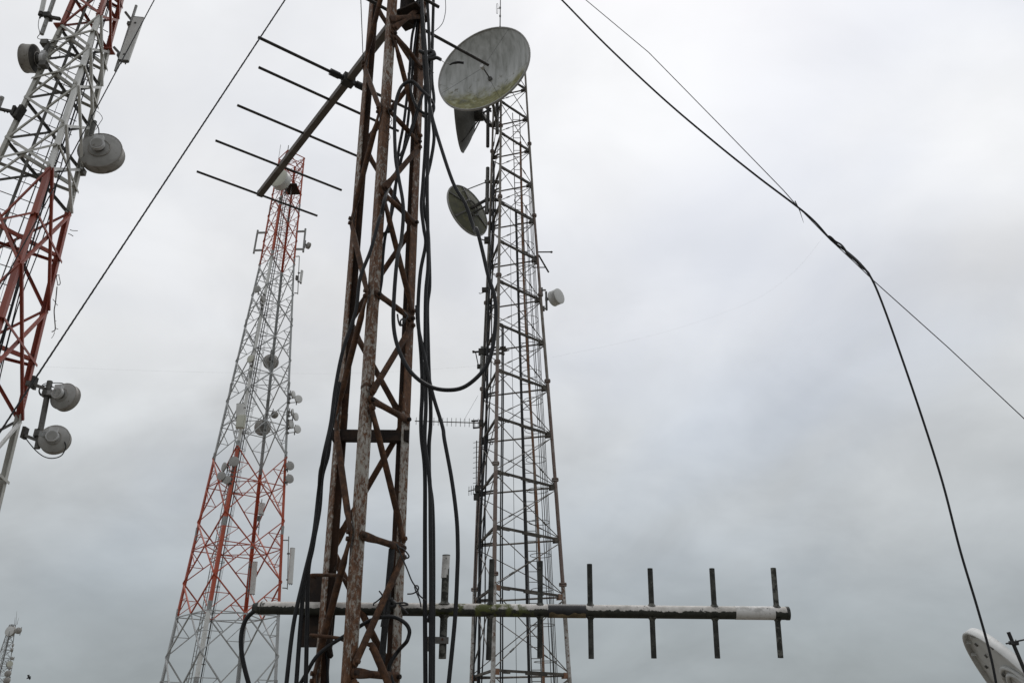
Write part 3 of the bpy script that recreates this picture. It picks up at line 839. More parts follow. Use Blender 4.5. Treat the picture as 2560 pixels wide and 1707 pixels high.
# olive dish below it, seen from behind
P = onY(*t3b(372, 397), 25.9)
v, r, u = view(P)
if u.z < 0: u = -u
n = (v * -.515 + (r * -.84 - u * .545) * .857).normalized()
rng = (P - V((0, 0, CAMZ))).length; RD = 69.5 / FPX * rng
T = Thing('dish_antenna', 'olive ribbed dish on the left of the slim tower, seen from behind', 'dish antenna', P, 'dishes on the slim tower')
prof = [(RD * (i / 12), -RD * .16 * (1 - (i / 12) ** 2)) for i in range(13)]
T.part('reflector', MB().lathe(P + n * .02, n, prof, 48), 'dish_olive')
T.part('back_shell', MB().lathe(P - n * .01, n, prof[::-1], 48), 'dish_olive')
T.part('rim', MB().lathe(P, n, [(RD * .98, .02), (RD, .04), (RD * 1.02, .0), (RD, -.05), (RD * .97, -.03)], 48), 'shell')
a, b = basis(n)
for i in range(6):
    e = a * math.cos(i * math.pi / 3 + .3) + b * math.sin(i * math.pi / 3 + .3)
    T.part('back_rib', MB().bar(P - n * .05 + e * RD * .96, P - n * (RD * .16 + .06) + e * RD * .25, .035, .06, n), 'galv_dark')
T.part('hub_ring', MB().lathe(P - n * (RD * .16 + .03), n, [(RD * .3, 0), (RD * .33, -.04), (RD * .3, -.07), (RD * .27, -.04)], 24), 'galv_dark')
pt, pb = PY(t3b, 25.75)(531, 62), PY(t3b, 25.75)(524, 420)
T.part('mount_pole', MB().tube(pb, pt, .075, 10), 'galv_dark')
hub = P - n * (RD * .16)
T.part('mount_arm', MB().bar(hub, PY(t3b, 25.75)(526, 310), .09, .09).bar(hub - V((0, 0, .25)), PY(t3b, 25.75)(525, 360), .06, .06), 'steel_black')
T.part('stay', MB().tube(PY(t3b, 25.6)(232, 285), PY(t3b, 25.7)(560, 158), .022, 6), 'galv')
for y in (170, 310, 395):
    A = PY(t3b, 25.8)(527, y); T.part('pole_clamp', MB().bar(A + V((-.1, 0, 0)), A + V((.55, .05, 0)), .09, .12, (0, 0, 1)), 'steel_black')
# white drum on the right leg
P = PY(t3b, 25.3)(1092, 1066); n = facing(P, 52)
pp = PY(t3b, 25.4)(990, 1090)
drum('drum_antenna', 'white drum antenna on the right leg of the slim tower', P, n, .285, .30, pp, group='dishes on the slim tower', mats=('radome', 'radome', 'shell'), unit=False, back=.15,
     pole_h=(-.45, .3), arms=[PY(t3b, 25.4)(945, 1020), PY(t3b, 25.4)(960, 1165)])
# whip with a folded dipole loop at the very top
f = PY(t3a, 25.2)
T = Thing('whip_antenna', 'thin whip with a small loop rising behind the largest dish', 'whip antenna', f(626, 330))
T.part('whip', MB().tube(f(626, 330), f(631, -60), .028, 6, .018), 'galv_dark')
T.part('loop', MB().path(smooth([f(600, 108), f(599, 70), f(601, 34), f(606, 32), f(610, 36), f(610, 70), f(608, 106), f(604, 111)], 3), .009, 5, True), 'galv_dark')
T.part('spacer', MB().tube(f(606, 70), f(628, 64), .014, 5), 'galv_dark')
for y in (64, 128, 214): T.part('collar', MB().tube(f(628, y - 6), f(628, y + 6), .04, 6), 'galv_dark')
# two-armed small aerial on the right leg
f = PY(t3b, 25.3)
T = Thing('dipole_antenna', 'small two-armed aerial sticking out right of the slim tower', 'dipole antenna', f(915, 800))
T.part('upper_arm', MB().tube(f(925, 722), f(1040, 721), .025, 6), 'steel_black')
T.part('lower_arm', MB().tube(f(930, 745), f(1008, 880), .032, 6), 'steel_black')
T.part('cross_arm', MB().tube(f(885, 842), f(980, 842), .02, 6), 'steel_black')
T.part('clamp', MB().box(f(912, 785), V((.16, 0, 0)), V((0, .14, 0)), V((0, 0, .30))), 'steel_black')
T.part('arm_tip', MB().tube(f(1028, 716), f(1030, 728), .03, 6), 'steel_black')
# long yagi pointing left
def yagi3(label, p, q, n, hl, r=.012, vertical=True, group='small yagis on the slim tower', Y=25.6, cr=t3c, taper=0):
    f = PY(cr, Y); p, q = f(*p), f(*q)
    T = Thing('yagi_antenna', label, 'yagi antenna', q, group)
    T.part('boom', MB().tube(p, q, r * 1.5, 6), 'galv_dark')
    for i in range(n):
        c = p.lerp(q, (i + .3) / n); L = hl * (1 + taper * i / n)
        dd = V((0, 0, 1)) if vertical else V((.85, -.5, 0)).normalized()
        T.part('element', MB().tube(c - dd * L, c + dd * L, r * .8, 5), 'galv_dark')
    T.part('clamp', MB().box(q, V((.16, 0, 0)), V((0, .12, 0)), V((0, 0, .2))), 'steel_black')
    return T
f = PY(t3c, 25.6)
T = yagi3('long horizontal yagi pointing left from the slim tower', (-40, 790), (480, 806), 15, .13, taper=.25)
T.part('reflector_frame', MB().tube(f(402, 790), f(455, 788), .03, 6).tube(f(415, 845), f(470, 840), .03, 6).tube(f(415, 790), f(417, 850), .012, 5).tube(f(428, 790), f(430, 850), .012, 5), 'steel_black')
T.part('stay', MB().tube(f(340, 792), f(455, 590), .004, 4), 'wire')
yagi3('vertical ladder-like aerial beside the left leg of the slim tower', (444, 945), (440, 1385), 11, .13, .012, False)
T = yagi3('tiny yagi at the bottom left of the slim tower', (378, 1340), (450, 1322), 4, .15, .012)
T.part('support_arm', MB().tube(f(445, 1350), f(478, 1352), .03, 6), 'steel_black')
# tube aerial with two arms half-way up the left leg
T = Thing('tube_antenna', 'short grey tube aerial with two dark arms on the slim tower', 'tube antenna', f(478, 405))
T.part('tube', MB().tube(f(478, 405), f(486, 208), .05, 10), 'galv')
T.part('upper_arm', MB().tube(f(412, 252), f(478, 246), .035, 6), 'steel_black')
T.part('lower_stay', MB().tube(f(436, 255), f(458, 360), .018, 6), 'steel_black')
T.part('lower_clamp', MB().box(f(462, 364), V((.13, 0, 0)), V((0, .1, 0)), V((0, 0, .14))), 'steel_black')
T.part('arm_tip', MB().tube(f(410, 250), f(428, 246), .045, 6), 'steel_black')
T.part('clamp', MB().box(f(492, 250), V((.3, 0, 0)), V((0, .15, 0)), V((0, 0, .22))), 'steel_black')
f = PY(t3c, 24.2)
T = Thing('cable_clamp', 'dark knotted clamp on the front leg beside the small aerials of the slim tower', 'clamp', f(620, 270))
for x, y, a in ((630, 225, .5), (650, 215, .1), (640, 262, -.3), (662, 240, .3), (600, 265, 0)):
    T.part('jaw', MB().box(f(x, y), V((.2 * math.cos(a), 0, .2 * math.sin(a))), V((0, .07, 0)), V((-.06 * math.sin(a), 0, .06 * math.cos(a)))), 'beam_dark')
T.part('arm', MB().tube(f(560, 275), f(700, 235), .02, 6), 'beam_dark')
# coil of spare cable
T = MB().path([f(557 + 14 * math.cos(a), 962 + 12 * math.sin(a)) + V((0, .02 * math.sin(a * 2), 0)) for a in [j * .45 for j in range(42)]], .012, 5)
single('cable_coil', T, 'wire', 'small coil of spare cable hanging in the slim tower', 'cable coil', f(557, 962))
# whiskers on the leg
f = PY(t3b, 25.7)
T = Thing('side_aerial', 'short hooked rod aerial low on the left leg of the slim tower', 'rod antenna', f(505, 1015))
T.part('rod', MB().tube(f(468, 1048), f(512, 1034), .014, 5), 'galv_dark'); T.part('tip', MB().tube(f(462, 1040), f(470, 1049), .012, 5), 'galv_dark')
T.part('clamp', MB().box(f(512, 1018), V((.25, 0, 0)), V((0, .15, 0)), V((0, 0, .14))), 'steel_black')
T = Thing('side_aerial', 'stub aerial below the olive dish on the slim tower', 'rod antenna', f(525, 632))
T.part('rod', MB().tube(f(468, 618), f(525, 636), .025, 5), 'steel_black'); T.part('clamp', MB().box(f(524, 630), V((.2, 0, 0)), V((0, .15, 0)), V((0, 0, .24))), 'steel_black')

# ---------- dishes and panels on the orange-red tower
def Y2(k, h=20): return t2.p(k, h).y
def dish2(c, x, y, rpx, ang, label, depth=.35, k=1, off=-.5, m=('shroud', 'radome', 'shell'), unit=None, pole_dx=None, group='dishes on the orange-red tower', tilt=0, arms=1):
    P = onY(*c(x, y), Y2(k) + off); s = {t2a: 3.92, t2b: 3.484, t2c: 2.582}[c]
    R = rpx / s / FPX * (P - V((0, 0, CAMZ))).length
    n = facing(P, ang, tilt); P = P + n * R * depth * .5
    hub = P - n * R * (depth + .35)
    pole = hub - n * (R * .25 + .05)
    A = []
    if arms:
        lp = t2.p(k, pole.z - CAMZ); A = [lp + V((0, 0, -R * .6)), lp + V((0, 0, R * .6))]
    drum('dish_antenna', label, P, n, R, R * depth, pole, group=group, mats=m, unit=(R > .3 if unit is None else unit), arms=A)
dish2(t2a, 592, 392, 92, -38, 'big white drum dish at the top of the orange-red tower, behind the yagi boom', .75, 0, -.6, ('radome', 'radome_cream', 'shell'), False)
dish2(t2a, 866, 1036, 32, 120, 'small grey dish on the right-hand pipe near the top of the orange-red tower', .6, 1, -.3, arms=0)
dish2(t2b, 497, 80, 31, -30, 'flat grey dish high on the left side of the orange-red tower', .3, 0, -.4, ('shroud', 'shell', 'shell'))
dish2(t2b, 553, 167, 30, 52, 'narrow grey dish beside the front leg of the orange-red tower, upper white part', .3, 0, -.5, ('shroud', 'shell', 'shell'))
dish2(t2b, 443, 686, 34, -42, 'cream dish on the front leg, middle of the orange-red tower', .3, 0, -.5, ('shroud', 'radome_cream', 'shell'))
dish2(t2b, 617, 712, 62, 172, 'large dirty drum seen from behind, inside the white part of the orange-red tower', .5, 2, .3, ('shroud', 'radome', 'shroud'), True)
dish2(t2b, 650, 1172, 30, 150, 'small round dish inside the white part of the orange-red tower', .6, 2, .2, ('shroud', 'radome', 'shroud'))
dish2(t2b, 545, 1285, 64, 178, 'large dirty drum seen from behind, lower in the orange-red tower', .5, 2, .3, ('shroud', 'radome', 'shroud'), True)
for x, y, r, ang, lab in ((813, 998, 32, 62, 'narrow upper dish of the right-hand dish cluster, nearest the leg'), (858, 1036, 33, 25, 'round upper dish of the right-hand dish cluster'),
                          (806, 1152, 30, 72, 'thin middle dish of the right-hand dish cluster, nearest the leg'), (836, 1190, 33, 55, 'middle dish of the right-hand dish cluster, farther out'),
                          (795, 1258, 34, 55, 'lower dish of the right-hand dish cluster, nearest the leg'), (849, 1298, 34, 40, 'lowest round dish of the right-hand dish cluster')):
    dish2(t2b, x, y, r, ang, lab + ', orange-red tower' if len(lab.split()) < 14 else lab, .25, 1, -.3, ('shroud', 'radome', 'shell'), group='dish cluster right of the orange-red tower', unit=False)
for x, y, r, ang, lab in ((478, 137, 30, -8, 'round grey dish highest in the cluster on the front leg, orange-red tower'), (413, 172, 27, -66, 'edge-on dish behind the front-leg cluster of the orange-red tower'),
                          (396, 230, 26, -25, 'left dish of the front-leg cluster on the orange-red tower'), (432, 256, 25, -35, 'lowest dish of the front-leg cluster on the orange-red tower')):
    dish2(t2c, x, y, r, ang, lab, .25, 0, -.6, ('shell', 'shell', 'shell'), group='dish cluster on the front leg', unit=False)
for x, y, lab in ((840, 165, 'upper of two grey discs right of the red middle part'), (837, 249, 'lower of two grey discs right of the red middle part')):
    dish2(t2c, x, y, 27, 32, lab, .2, 1, -.3, ('shell', 'shell', 'shell'), group='twin discs on the right leg', unit=False)
# bare mounting pipes near the top
def pipe2(label, pts, arms, Y):
    f = PY(t2a, Y); T = Thing('mounting_pipe', label, 'pipe', f(*pts[1]), 'bare mounting pipes')
    T.part('pipe', MB().tube(f(*pts[0]), f(*pts[1]), .085, 8), 'galv')
    for a, b in arms: T.part('support_arm', MB().bar(f(*a), f(*b), .13, .13), 'galv')
pipe2('bare grey pipe held out left of the orange-red tower top', ((371, 885), (330, 1112)), (((368, 910), (452, 908)), ((338, 1082), (412, 1080))), Y2(3, 37))
pipe2('grey pipe carrying a small dish right of the orange-red tower top', ((838, 870), (815, 1100)), (((832, 895), (745, 898)), ((818, 1071), (745, 1070))), Y2(1, 37))
# sector panels
def pan2(c, top, bot, ptop, pbot, arms, ang, w_, label, k=1, off=0, box=None):
    f = PY(c, Y2(k) + off); P = f(*top)
    panel('panel_antenna', label, f(*top), f(*bot), facing(P, ang), w_, w_ * .5, f(*ptop), f(*pbot), [(f(*a), f(*b)) for a, b in arms], group='panel antennas on the orange-red tower', m='radome', box=f(*box) if box else None)
pan2(t2a, (806, 1285), (790, 1400), (778, 1140), (762, 1512), (((778, 1140), (742, 1142)), ((764, 1502), (728, 1500))), 65, .28, 'short white panel right of the upper white part', 1, 0, (753, 1352))
pan2(t2b, (352, 1080), (346, 1192), (372, 1060), (362, 1290), (((365, 1110), (400, 1112)),), -15, .55, 'broad pale panel on the front leg, white part of the orange-red tower', 0, -.3)
pan2(t2c, (662, 408), (652, 478), (658, 380), (634, 612), (((650, 420), (632, 420)), ((640, 560), (618, 560))), 20, .42, 'pale panel low inside the red part of the orange-red tower', 2, -.4, (637, 505))
pan2(t2c, (614, 785), (596, 992), (580, 780), (566, 1012), (((575, 800), (590, 802)),), 15, .36, 'long white panel beside the back leg of the orange-red tower', 2, -.5)
pan2(t2c, (858, 697), (842, 925), (831, 620), (822, 962), (((831, 645), (795, 645)), ((823, 955), (790, 952))), 40, .36, 'tall white panel right of the red part of the orange-red tower', 1, 0)
f = PY(t2b, Y2(0) - .4)
bx = Thing('equipment_box', 'small yellowish box on the front leg of the orange-red tower', 'box', f(357, 1262))
bx.part('housing', MB().box(f(357, 1235), V((.58, 0, 0)), V((0, .3, 0)), V((0, 0, .95))), 'radome_cream')
bx.part('lid', MB().box(f(357, 1235) - V((0, .17, 0)), V((.5, 0, 0)), V((0, .04, 0)), V((0, 0, .85))), 'radome_cream')
bx.part('clamp', MB().box(f(352, 1272), V((.3, 0, 0)), V((0, .3, 0)), V((0, 0, .25))), 'galv_dark')

# ---------- dishes and panels on the left tower
Yt = lambda k, h: t1.p(k, h).y
f = PY(t1b, Yt(1, 12.2) - .15)
P = f(1570, 790); n = facing(P, 158)
drum('drum_antenna', 'large grey drum seen from behind and below on the left tower', P + n * .26, n, .49, .28, f(1400, 640), group='dishes on the left tower', arms=[t1.p(1, 12.75), t1.p(1, 12.2)], pole_h=(-.5, .6), back=.18)
f = PY(t1a, Yt(2, 15) - .1)
P = f(385, 770); n = facing(P, -125)
drum('drum_antenna', 'small drum with dark back on the left leg, upper left corner', P + n * .1, n, .33, .24, f(560, 760), group='dishes on the left tower', arms=[f(590, 570), f(575, 850)], pole_h=(-.35, .45), mats=('shroud', 'radome', 'steel_black'), back=.2)
YL = Yt(1, 6) - .25
f = PY(t1e, YL)
pole_t, pole_b = f(652, 15), f(484, 893)
T = Thing('mounting_pipe', 'grey pipe held off the right leg of the left tower, carrying two dishes', 'pipe', pole_b, 'mounting pipes on the left tower')
T.part('pipe', MB().tube(pole_b, pole_t, .056, 12), 'galv_dark')
T.part('support_arm', MB().bar(f(455, 62), f(612, 122), .06, .06), 'galv_dark'); T.part('support_arm', MB().bar(f(325, 722), f(480, 782), .06, .06), 'galv_dark')
T.part('leg_clamp', MB().box(f(445, 35), V((.05, .02, 0)), V((0, .15, 0)), V((0, 0, .27))), 'steel_black'); T.part('leg_clamp', MB().box(f(395, 48), V((.13, 0, 0)), V((0, .12, 0)), V((0, 0, .10))), 'galv_dark')
T.part('leg_clamp', MB().box(f(322, 690), V((.05, .02, 0)), V((0, .15, 0)), V((0, 0, .24))), 'steel_black')
for (x, y), lab, ang, (ux, uy) in (((838, 215), 'upper of two small grey dishes on the pipe, left edge', 140, (625, 175)), ((712, 770), 'lower of two small grey dishes on the pipe, left edge', 165, (520, 700))):
    P = f(x, y); n = facing(P, ang)
    T = drum('dish_antenna', lab, P + n * .12, n, .285, .15, None, group='pair of small dishes on the left tower', back=.28)
    hub = P + n * .12 - n * (.15 + .285 * .28 + .1)
    T.part('bracket', MB().bar(hub, f(ux, uy), .10, .12, (0, 0, 1)), 'galv')
    for dz in (-.07, .07): T.part('u_bolt', MB().path(smooth([f(ux, uy) + V((.07, -.05, dz)), f(ux, uy) + V((-.02, -.09, dz)), f(ux, uy) + V((-.09, 0, dz)), f(ux, uy) + V((-.02, .09, dz)), f(ux, uy) + V((.07, .05, dz))], 4), .012, 6), 'steel_black')
    T.part('clamp', MB().box(f(ux, uy), V((.16, 0, 0)), V((0, .17, 0)), V((0, 0, .16))), 'galv_dark')
single('jumper_cable', MB().path(smooth([f(800, 760), f(850, 820), f(855, 890), f(800, 985), f(690, 1020), f(580, 1000), f(480, 930), f(390, 830), f(330, 750)], 5), .011, 6), 'black_cable', 'drooping jumper cable under the lower small dish, left edge', 'cable', f(690, 1020))
single('jumper_cable', MB().path(smooth([f(840, 90), f(835, 55), f(790, 38), f(680, 38), f(590, 45), f(540, 80), f(515, 140), f(540, 190), f(585, 215)], 5), .010, 6), 'black_cable', 'looping jumper cable above the upper small dish, left edge', 'cable', f(680, 38))
single('jumper_cable', MB().path(smooth([f(700, 95), f(640, 68), f(560, 80), f(512, 130), f(530, 195), f(590, 210)], 5), .014, 6), 'black_cable', 'thick coil of cable on the pipe at the left edge', 'cable', f(512, 130))
f2 = PY(t1b, Yt(1, 12.2) - .3)
single('jumper_cable', MB().path(smooth([f2(1550, 560), f2(1545, 450), f2(1500, 370), f2(1460, 320), f2(1430, 240)], 5), .013, 6), 'black_cable', 'black jumper cable above the large grey drum of the left tower', 'cable', f2(1550, 560))
single('jumper_cable', MB().path(smooth([f2(1500, 470), f2(1560, 370), f2(1605, 290), f2(1560, 210), f2(1500, 170)], 5), .007, 6), 'black_cable', 'thin looping cable right of the left tower, above the large drum', 'cable', f2(1500, 470))
f3 = PY(t1a, Yt(2, 15) - .15)
single('jumper_cable', MB().path(smooth([f3(640, 730), f3(720, 775), f3(780, 730), f3(770, 660), f3(710, 625), f3(650, 610)], 5), .008, 6), 'black_cable', 'ring of loose cable right of the small upper drum, left tower', 'cable', f3(720, 775))
single('jumper_cable', MB().path(smooth([f3(515, 230), f3(500, 340), f3(520, 440), f3(490, 490), f3(520, 515), f3(640, 520), f3(760, 545), f3(960, 600)], 5), .008, 6), 'black_cable', 'thin cable hanging from the upright antennas in the upper left corner', 'cable', f3(500, 340))
# sector panel right of its top
f = PY(t1a, Yt(1, 15.8) - .1)
panel('panel_antenna', 'long grey panel antenna on a pipe right of the left tower top', f(1818, 248), f(1622, 800), facing(f(1720, 500), 152), .25, .10, f(1782, 78), f(1508, 932),
      [(f(1640, 165), f(1712, 258)), (f(1490, 622), f(1575, 715))], group='panel antennas on the left tower', m='radome')
f = PY(t1a, Yt(2, 16.5) - .1)
T = Thing('panel_antenna', 'slim white antenna leaving the frame at the upper left', 'panel antenna', f(530, 200), 'panel antennas on the left tower')
T.part('housing', MB().tube(f(540, 172), f(610, -160), .055, 12), 'white_paint')
T.part('end_cap', MB().tube(f(530, 205), f(541, 168), .062, 12), 'steel_black'); T.part('connector', MB().tube(f(522, 240), f(530, 205), .02, 8), 'steel_black')
T.part('bracket', MB().bar(f(545, 175), f(615, 215), .05, .06), 'steel_black')
T = Thing('mounting_pipe', 'grey pipe beside the slim white antenna, upper left corner', 'pipe', f(545, 455), 'mounting pipes on the left tower')
T.part('pipe', MB().tube(f(545, 450), f(745, -120), .05, 12), 'galv'); T.part('support_arm', MB().bar(f(610, 222), f(785, 252), .07, .07), 'steel_black')
T.part('clamp', MB().box(f(628, 222), V((.14, 0, 0)), V((0, .2, 0)), V((0, 0, .14))), 'steel_black')
f = PY(t1a, Yt(2, 13.4) - .1)
T = Thing('mounting_pipe', 'pipe end and bolted arm at the left picture edge', 'pipe', f(-20, 1420), 'mounting pipes on the left tower')
T.part('pipe', MB().tube(f(-60, 1500), f(28, 1272), .05, 10), 'galv'); T.part('support_arm', MB().bar(f(-60, 1415), f(205, 1472), .06, .06), 'steel_black')
T.part('clamp', MB().box(f(190, 1465), V((.06, 0, 0)), V((0, .16, 0)), V((0, 0, .26))), 'steel_black'); T.part('clamp', MB().box(f(258, 1480), V((.07, 0, 0)), V((0, .2, 0)), V((.08, 0, .34))), 'steel_black')
for x in (60, 100, 140): T.part('bolt', MB().tube(f(x, 1415 + x * .2), f(x - 3, 1460 + x * .2), .012, 5), 'steel_black')
# hanging vine and bird-carried twigs on the right leg
f = PY(t1d, Yt(1, 8.3) - .05)
T = Thing('hanging_twig', 'dry stringy vine hanging from the right leg of the left tower', 'twig', f(715, 760), 'dry vine on the left tower')
T.part('stem', MB().path(smooth([f(745, 90), f(735, 200), f(725, 300), f(708, 400), f(715, 520), f(722, 640), f(700, 668), f(676, 675)], 4), .012, 5), 'twig')
for a in (((690, 250), (715, 280), (725, 300)), ((722, 540), (735, 533)), ((722, 628), (760, 642)), ((712, 680), (700, 720), (672, 760)), ((735, 310), (752, 332))):
    T.part('shoot', MB().path(smooth([f(*p) for p in a], 3), .007, 4), 'twig')
T = Thing('hanging_twig', 'tangled loop of vine at the top of the hanging strand, left tower', 'twig', f(760, 50), 'dry vine on the left tower')
T.part('loop', MB().path([f(762 + 20 * math.cos(a) , 0 + 75 * math.sin(a)) + V((0, .03 * math.sin(3 * a), 0)) for a in [j * .5 for j in range(28)]], .008, 4), 'twig')
f = PY(t1c, Yt(1, 9.9))
for i, (a, lab) in enumerate(((((915, 650), (950, 662), (1015, 664)), 'longer straw poking out of the red right leg'), (((890, 700), (925, 715), (955, 735)), 'shorter straw poking out of the red right leg'))):
    single('straw', MB().path(smooth([f(*p) for p in a], 3), .009, 4), 'twig', lab, 'twig', f(*a[0]))

# ---------- far tower in the lower left corner
cf = crop(0, 1500, 7.575)
YF = 150.0
f = PY(cf, YF)
bot, top = f(-190, 2500), f(285, 460)
T = Thing('lattice_tower', 'small distant grey lattice tower with dishes in the lower left corner', 'tower', bot, 'lattice towers')
base_z = 0.0
ax = top - bot; ax = V((top.x, YF, 0))
tf = Frame(top.x - .5, YF, -70, [(GZ, 2.6), (top.z - CAMZ, .55)], 3, (0, 0))
HT = top.z - CAMZ; nb = 14
hs = [GZ + (HT - GZ) * (1 - (1 - i / nb) ** 1.25) for i in range(nb + 1)]
for k in range(3):
    T.part('leg', MB().bar(tf.p(k, GZ), tf.p(k, HT), .10, .10), 'galv')
for a, b in zip(hs, hs[1:]):
    for k in range(3):
        T.part('diagonal_brace', MB().bar(tf.p(k, a), tf.p(k + 1, b), .05, .05), 'galv'); T.part('diagonal_brace', MB().bar(tf.p(k + 1, a), tf.p(k, b), .05, .05), 'galv')
        T.part('strut', MB().bar(tf.p(k, b), tf.p(k + 1, b), .05, .05), 'galv')
T.part('ladder', MB().bar(tf.axis(GZ), tf.axis(HT), .16, .08), 'galv_dark')
for x0, x1, y1 in ((275, 285, 320), (320, 352, 335), (300, 318, 205)): T.part('whip', MB().tube(f(x0, 460), f(x1, y1), .045, 5, .02), 'galv')
footing(T, tf, .8)
for x, y, r, ang, m, lab in ((182, 582, 72, -35, 'radome', 'largest drum of the distant tower, upper left'), (356, 575, 46, 150, 'shroud', 'upper right dish of the distant tower'),
                         (255, 850, 24, 70, 'shell', 'topmost small dish on the side of the distant tower'), (232, 938, 25, 120, 'shroud', 'second small dish down the distant tower'), (236, 1100, 23, 140, 'shroud', 'tiny dish standing clear of the distant tower'),
                         (188, 1204, 45, 25, 'radome_cream', 'pale round dish half-way down the distant tower'), (188, 1281, 23, 150, 'shroud', 'tiny dish below the pale round one'),
                         (158, 1388, 44, 150, 'shroud', 'grey dish next to last down the distant tower'), (140, 1520, 46, 150, 'shell', 'lowest grey dish of the distant tower')):
    P = onY(*cf(x, y), YF - .6); R = r / 7.575 / FPX * (P - V((0, 0, CAMZ))).length; n = facing(P, ang)
    pole = P - n * R * 1.6; pole.y = YF
    drum('dish_antenna', lab, P, n, R, R * .6, pole, group='dishes on the distant tower', mats=('shroud', m, 'shroud'), unit=False, arms=[tf.axis(pole.z - CAMZ)])

# ------------------------------------------------------------------ aerials on the foreground mast
# ---------- upper yagi: square boom, thin rods
HB = 3.3
bz = lambda x, y: onZ(*D(x, y), HB)
b0 = bz(597, 446); b1 = bz(825, 152); bd = (b1 - b0).normalized(); bs = V((bd.y, -bd.x, 0))
T = Thing('yagi_antenna', 'dark yagi with square boom and long rods pointing away at upper left', 'yagi antenna', b0 + bd * 1.45, 'yagis on the mast')
bend = bz(903, 24); bend = b0 + bd * (bend - b0).dot(bd)
T.part('boom', MB().bar(b0, bend, .037, .037, bs), 'boom_grey')
T.part('end_plug', MB().bar(b0 - bd * .004, b0 + bd * .012, .039, .039, bs), 'alu_dark')
def el(lx, ly, half=None, r=.0082):
    p = bz(lx, ly) if half is None else None
    c = b0 + bd * (p - b0).dot(bd); L = (p - c).length
    return c, L
for lx, ly in ((452, 394), (495, 323), (545, 242), (594, 155)):
    c, L = el(lx, ly); e_ = T.part('element', MB().tube(c - bs * L, c + bs * L, .0080, 10), 'alu_dark')
c1_, L1 = el(593, 86)
dz = V((0, 0, -.012))
T.part('driven_element', MB().tube(c1_ - bs * L1, c1_ - bs * .05, .0085, 10).tube(c1_ + bs * .05, c1_ + bs * L1, .0085, 10), 'alu_dark')
T.part('insulator', MB().tube(c1_ - bs * .105, c1_ + bs * .10, .016, 12).tube(c1_ - bs * .115, c1_ - bs * .05, .021, 12).tube(c1_ + bs * .055, c1_ + bs * .11, .020, 12), 'tape_black')
T.part('boom_clamp', MB().box(c1_, bs * .066, bd * .05, V((0, 0, .058))), 'alu_dark')
pr = bz(1122, 150); c0 = b0 + bd * (pr - b0).dot(bd); L0 = (pr - c0).length
T.part('reflector', MB().tube(c0 - bs * L0, c0 + bs * L0, .0085, 10), 'alu_dark')
pr = bz(1008, 17); c0 = b0 + bd * (pr - b0).dot(bd); L0 = (pr - c0).length
T.part('element', MB().tube(c0 - bs * L0, c0 + bs * L0, .0085, 10), 'alu_dark')
# ---------- lower yagi: white tube with short stubby rods
BY = 3.055
lb = PY(m9, BY)
q0, q1 = onY(648, 1518.8, BY), onY(1970, 1532.4, BY)
ld = (q1 - q0).normalized(); BR = .0228
T = Thing('yagi_antenna', 'stained white tube yagi with seven stubby upright rods across the bottom', 'yagi antenna', q0, 'yagis on the mast')
bo = T.part('boom', MB().tube(q0, q1, BR, 28), 'boom')
T.part('end_cap', MB().tube(q1 - ld * .008, q1 + ld * .003, BR * 1.045, 28), 'element_dark')
T.part('end_cap', MB().tube(q0 - ld * .022, q0 + ld * .012, BR * .72, 20, BR * 1.05), 'element_dark')
def sx(x): return q0 + ld * ((onY(x, 1526, BY) - q0).dot(ld))
T.part('tape_band', MB().tube(sx(1836.5), sx(1934), BR * 1.035, 28), 'tape_white', label='white tape wrapped near the tip')
T.part('tape_band', MB().tube(sx(1370), sx(1464.5), BR * 1.05, 28), 'tape_black', label='black tape band')
tb = MB(); ring = []
n_ = 14; u0, u1 = sx(1372), sx(1463)
for j in range(25):
    f_ = j / 24; c = u0.lerp(u1, f_); lim = -.55 + .16 * math.sin(f_ * 9 + .6) + .12 * math.sin(f_ * 21); row = []
    for i in range(n_):
        a = -math.pi * .5 + (lim + math.pi * .5) * i / (n_ - 1); row.append(c + V((0, -1, 0)) * (math.cos(a) * BR * 1.062) + V((0, 0, 1)) * (math.sin(a) * BR * 1.062))
    ring.append(row)
vs = [p for r in ring for p in r]; tb.add(vs, [[j * n_ + i, (j + 1) * n_ + i, (j + 1) * n_ + i + 1, j * n_ + i + 1] for j in range(24) for i in range(n_ - 1)], True)
T.part('tan_stain', tb, 'tape_tan')
EL = [((1025, 1275), (1016, 1512)), ((1130, 1284), (1122, 1515)), ((1241, 1288), (1240, 1510)), ((1354, 1295), (1358, 1512)), ((1493, 1305), (1502, 1511)), ((1635, 1305), (1648, 1511)), ((1776, 1304), (1793, 1510))]
for i, (a, b) in enumerate(EL):
    a, b = onY(*D(*a), BY), onY(*D(*b), BY); r = .0135 if i == 0 else .0098
    e_ = T.part('element', MB().tube(b, a, r, 16), 'element_mottled' if i in (0, 6) else 'element_dark')
    c = (a + b) / 2; c.z = sx(D(EL[i][0][0], 0)[0]).z
    ax_ = (a - b).normalized(); c = b + ax_ * ((c - b).dot(ax_))
    for s_ in (1, -1):
        rings = []
        for h_, rr in ((BR * .80, r * 1.9), (BR * 1.0, r * 1.45), (BR * 1.16, r * 1.12), (BR * 1.3, r * 1.02)):
            aa, bb = basis(ax_); rings.append([c + ax_ * (h_ * s_) + (aa * math.cos(2 * math.pi * j / 16) + bb * math.sin(2 * math.pi * j / 16)) * rr for j in range(16)])
        T.part('weld_fillet', MB().rings(rings, True, False), 'element_mottled', parent=e_)
    if i == 0:
        p, q = onY(*D(1022, 1327), BY), onY(*D(1025, 1276), BY)
        T.part('white_sleeve', MB().tube(p, q, r * 1.06, 16), 'tape_white', parent=e_); T.part('cap', MB().tube(q, q + V((0, 0, .003)), r * 1.1, 16), 'tape_black', parent=e_)
f = PY(m6, BY - .01)
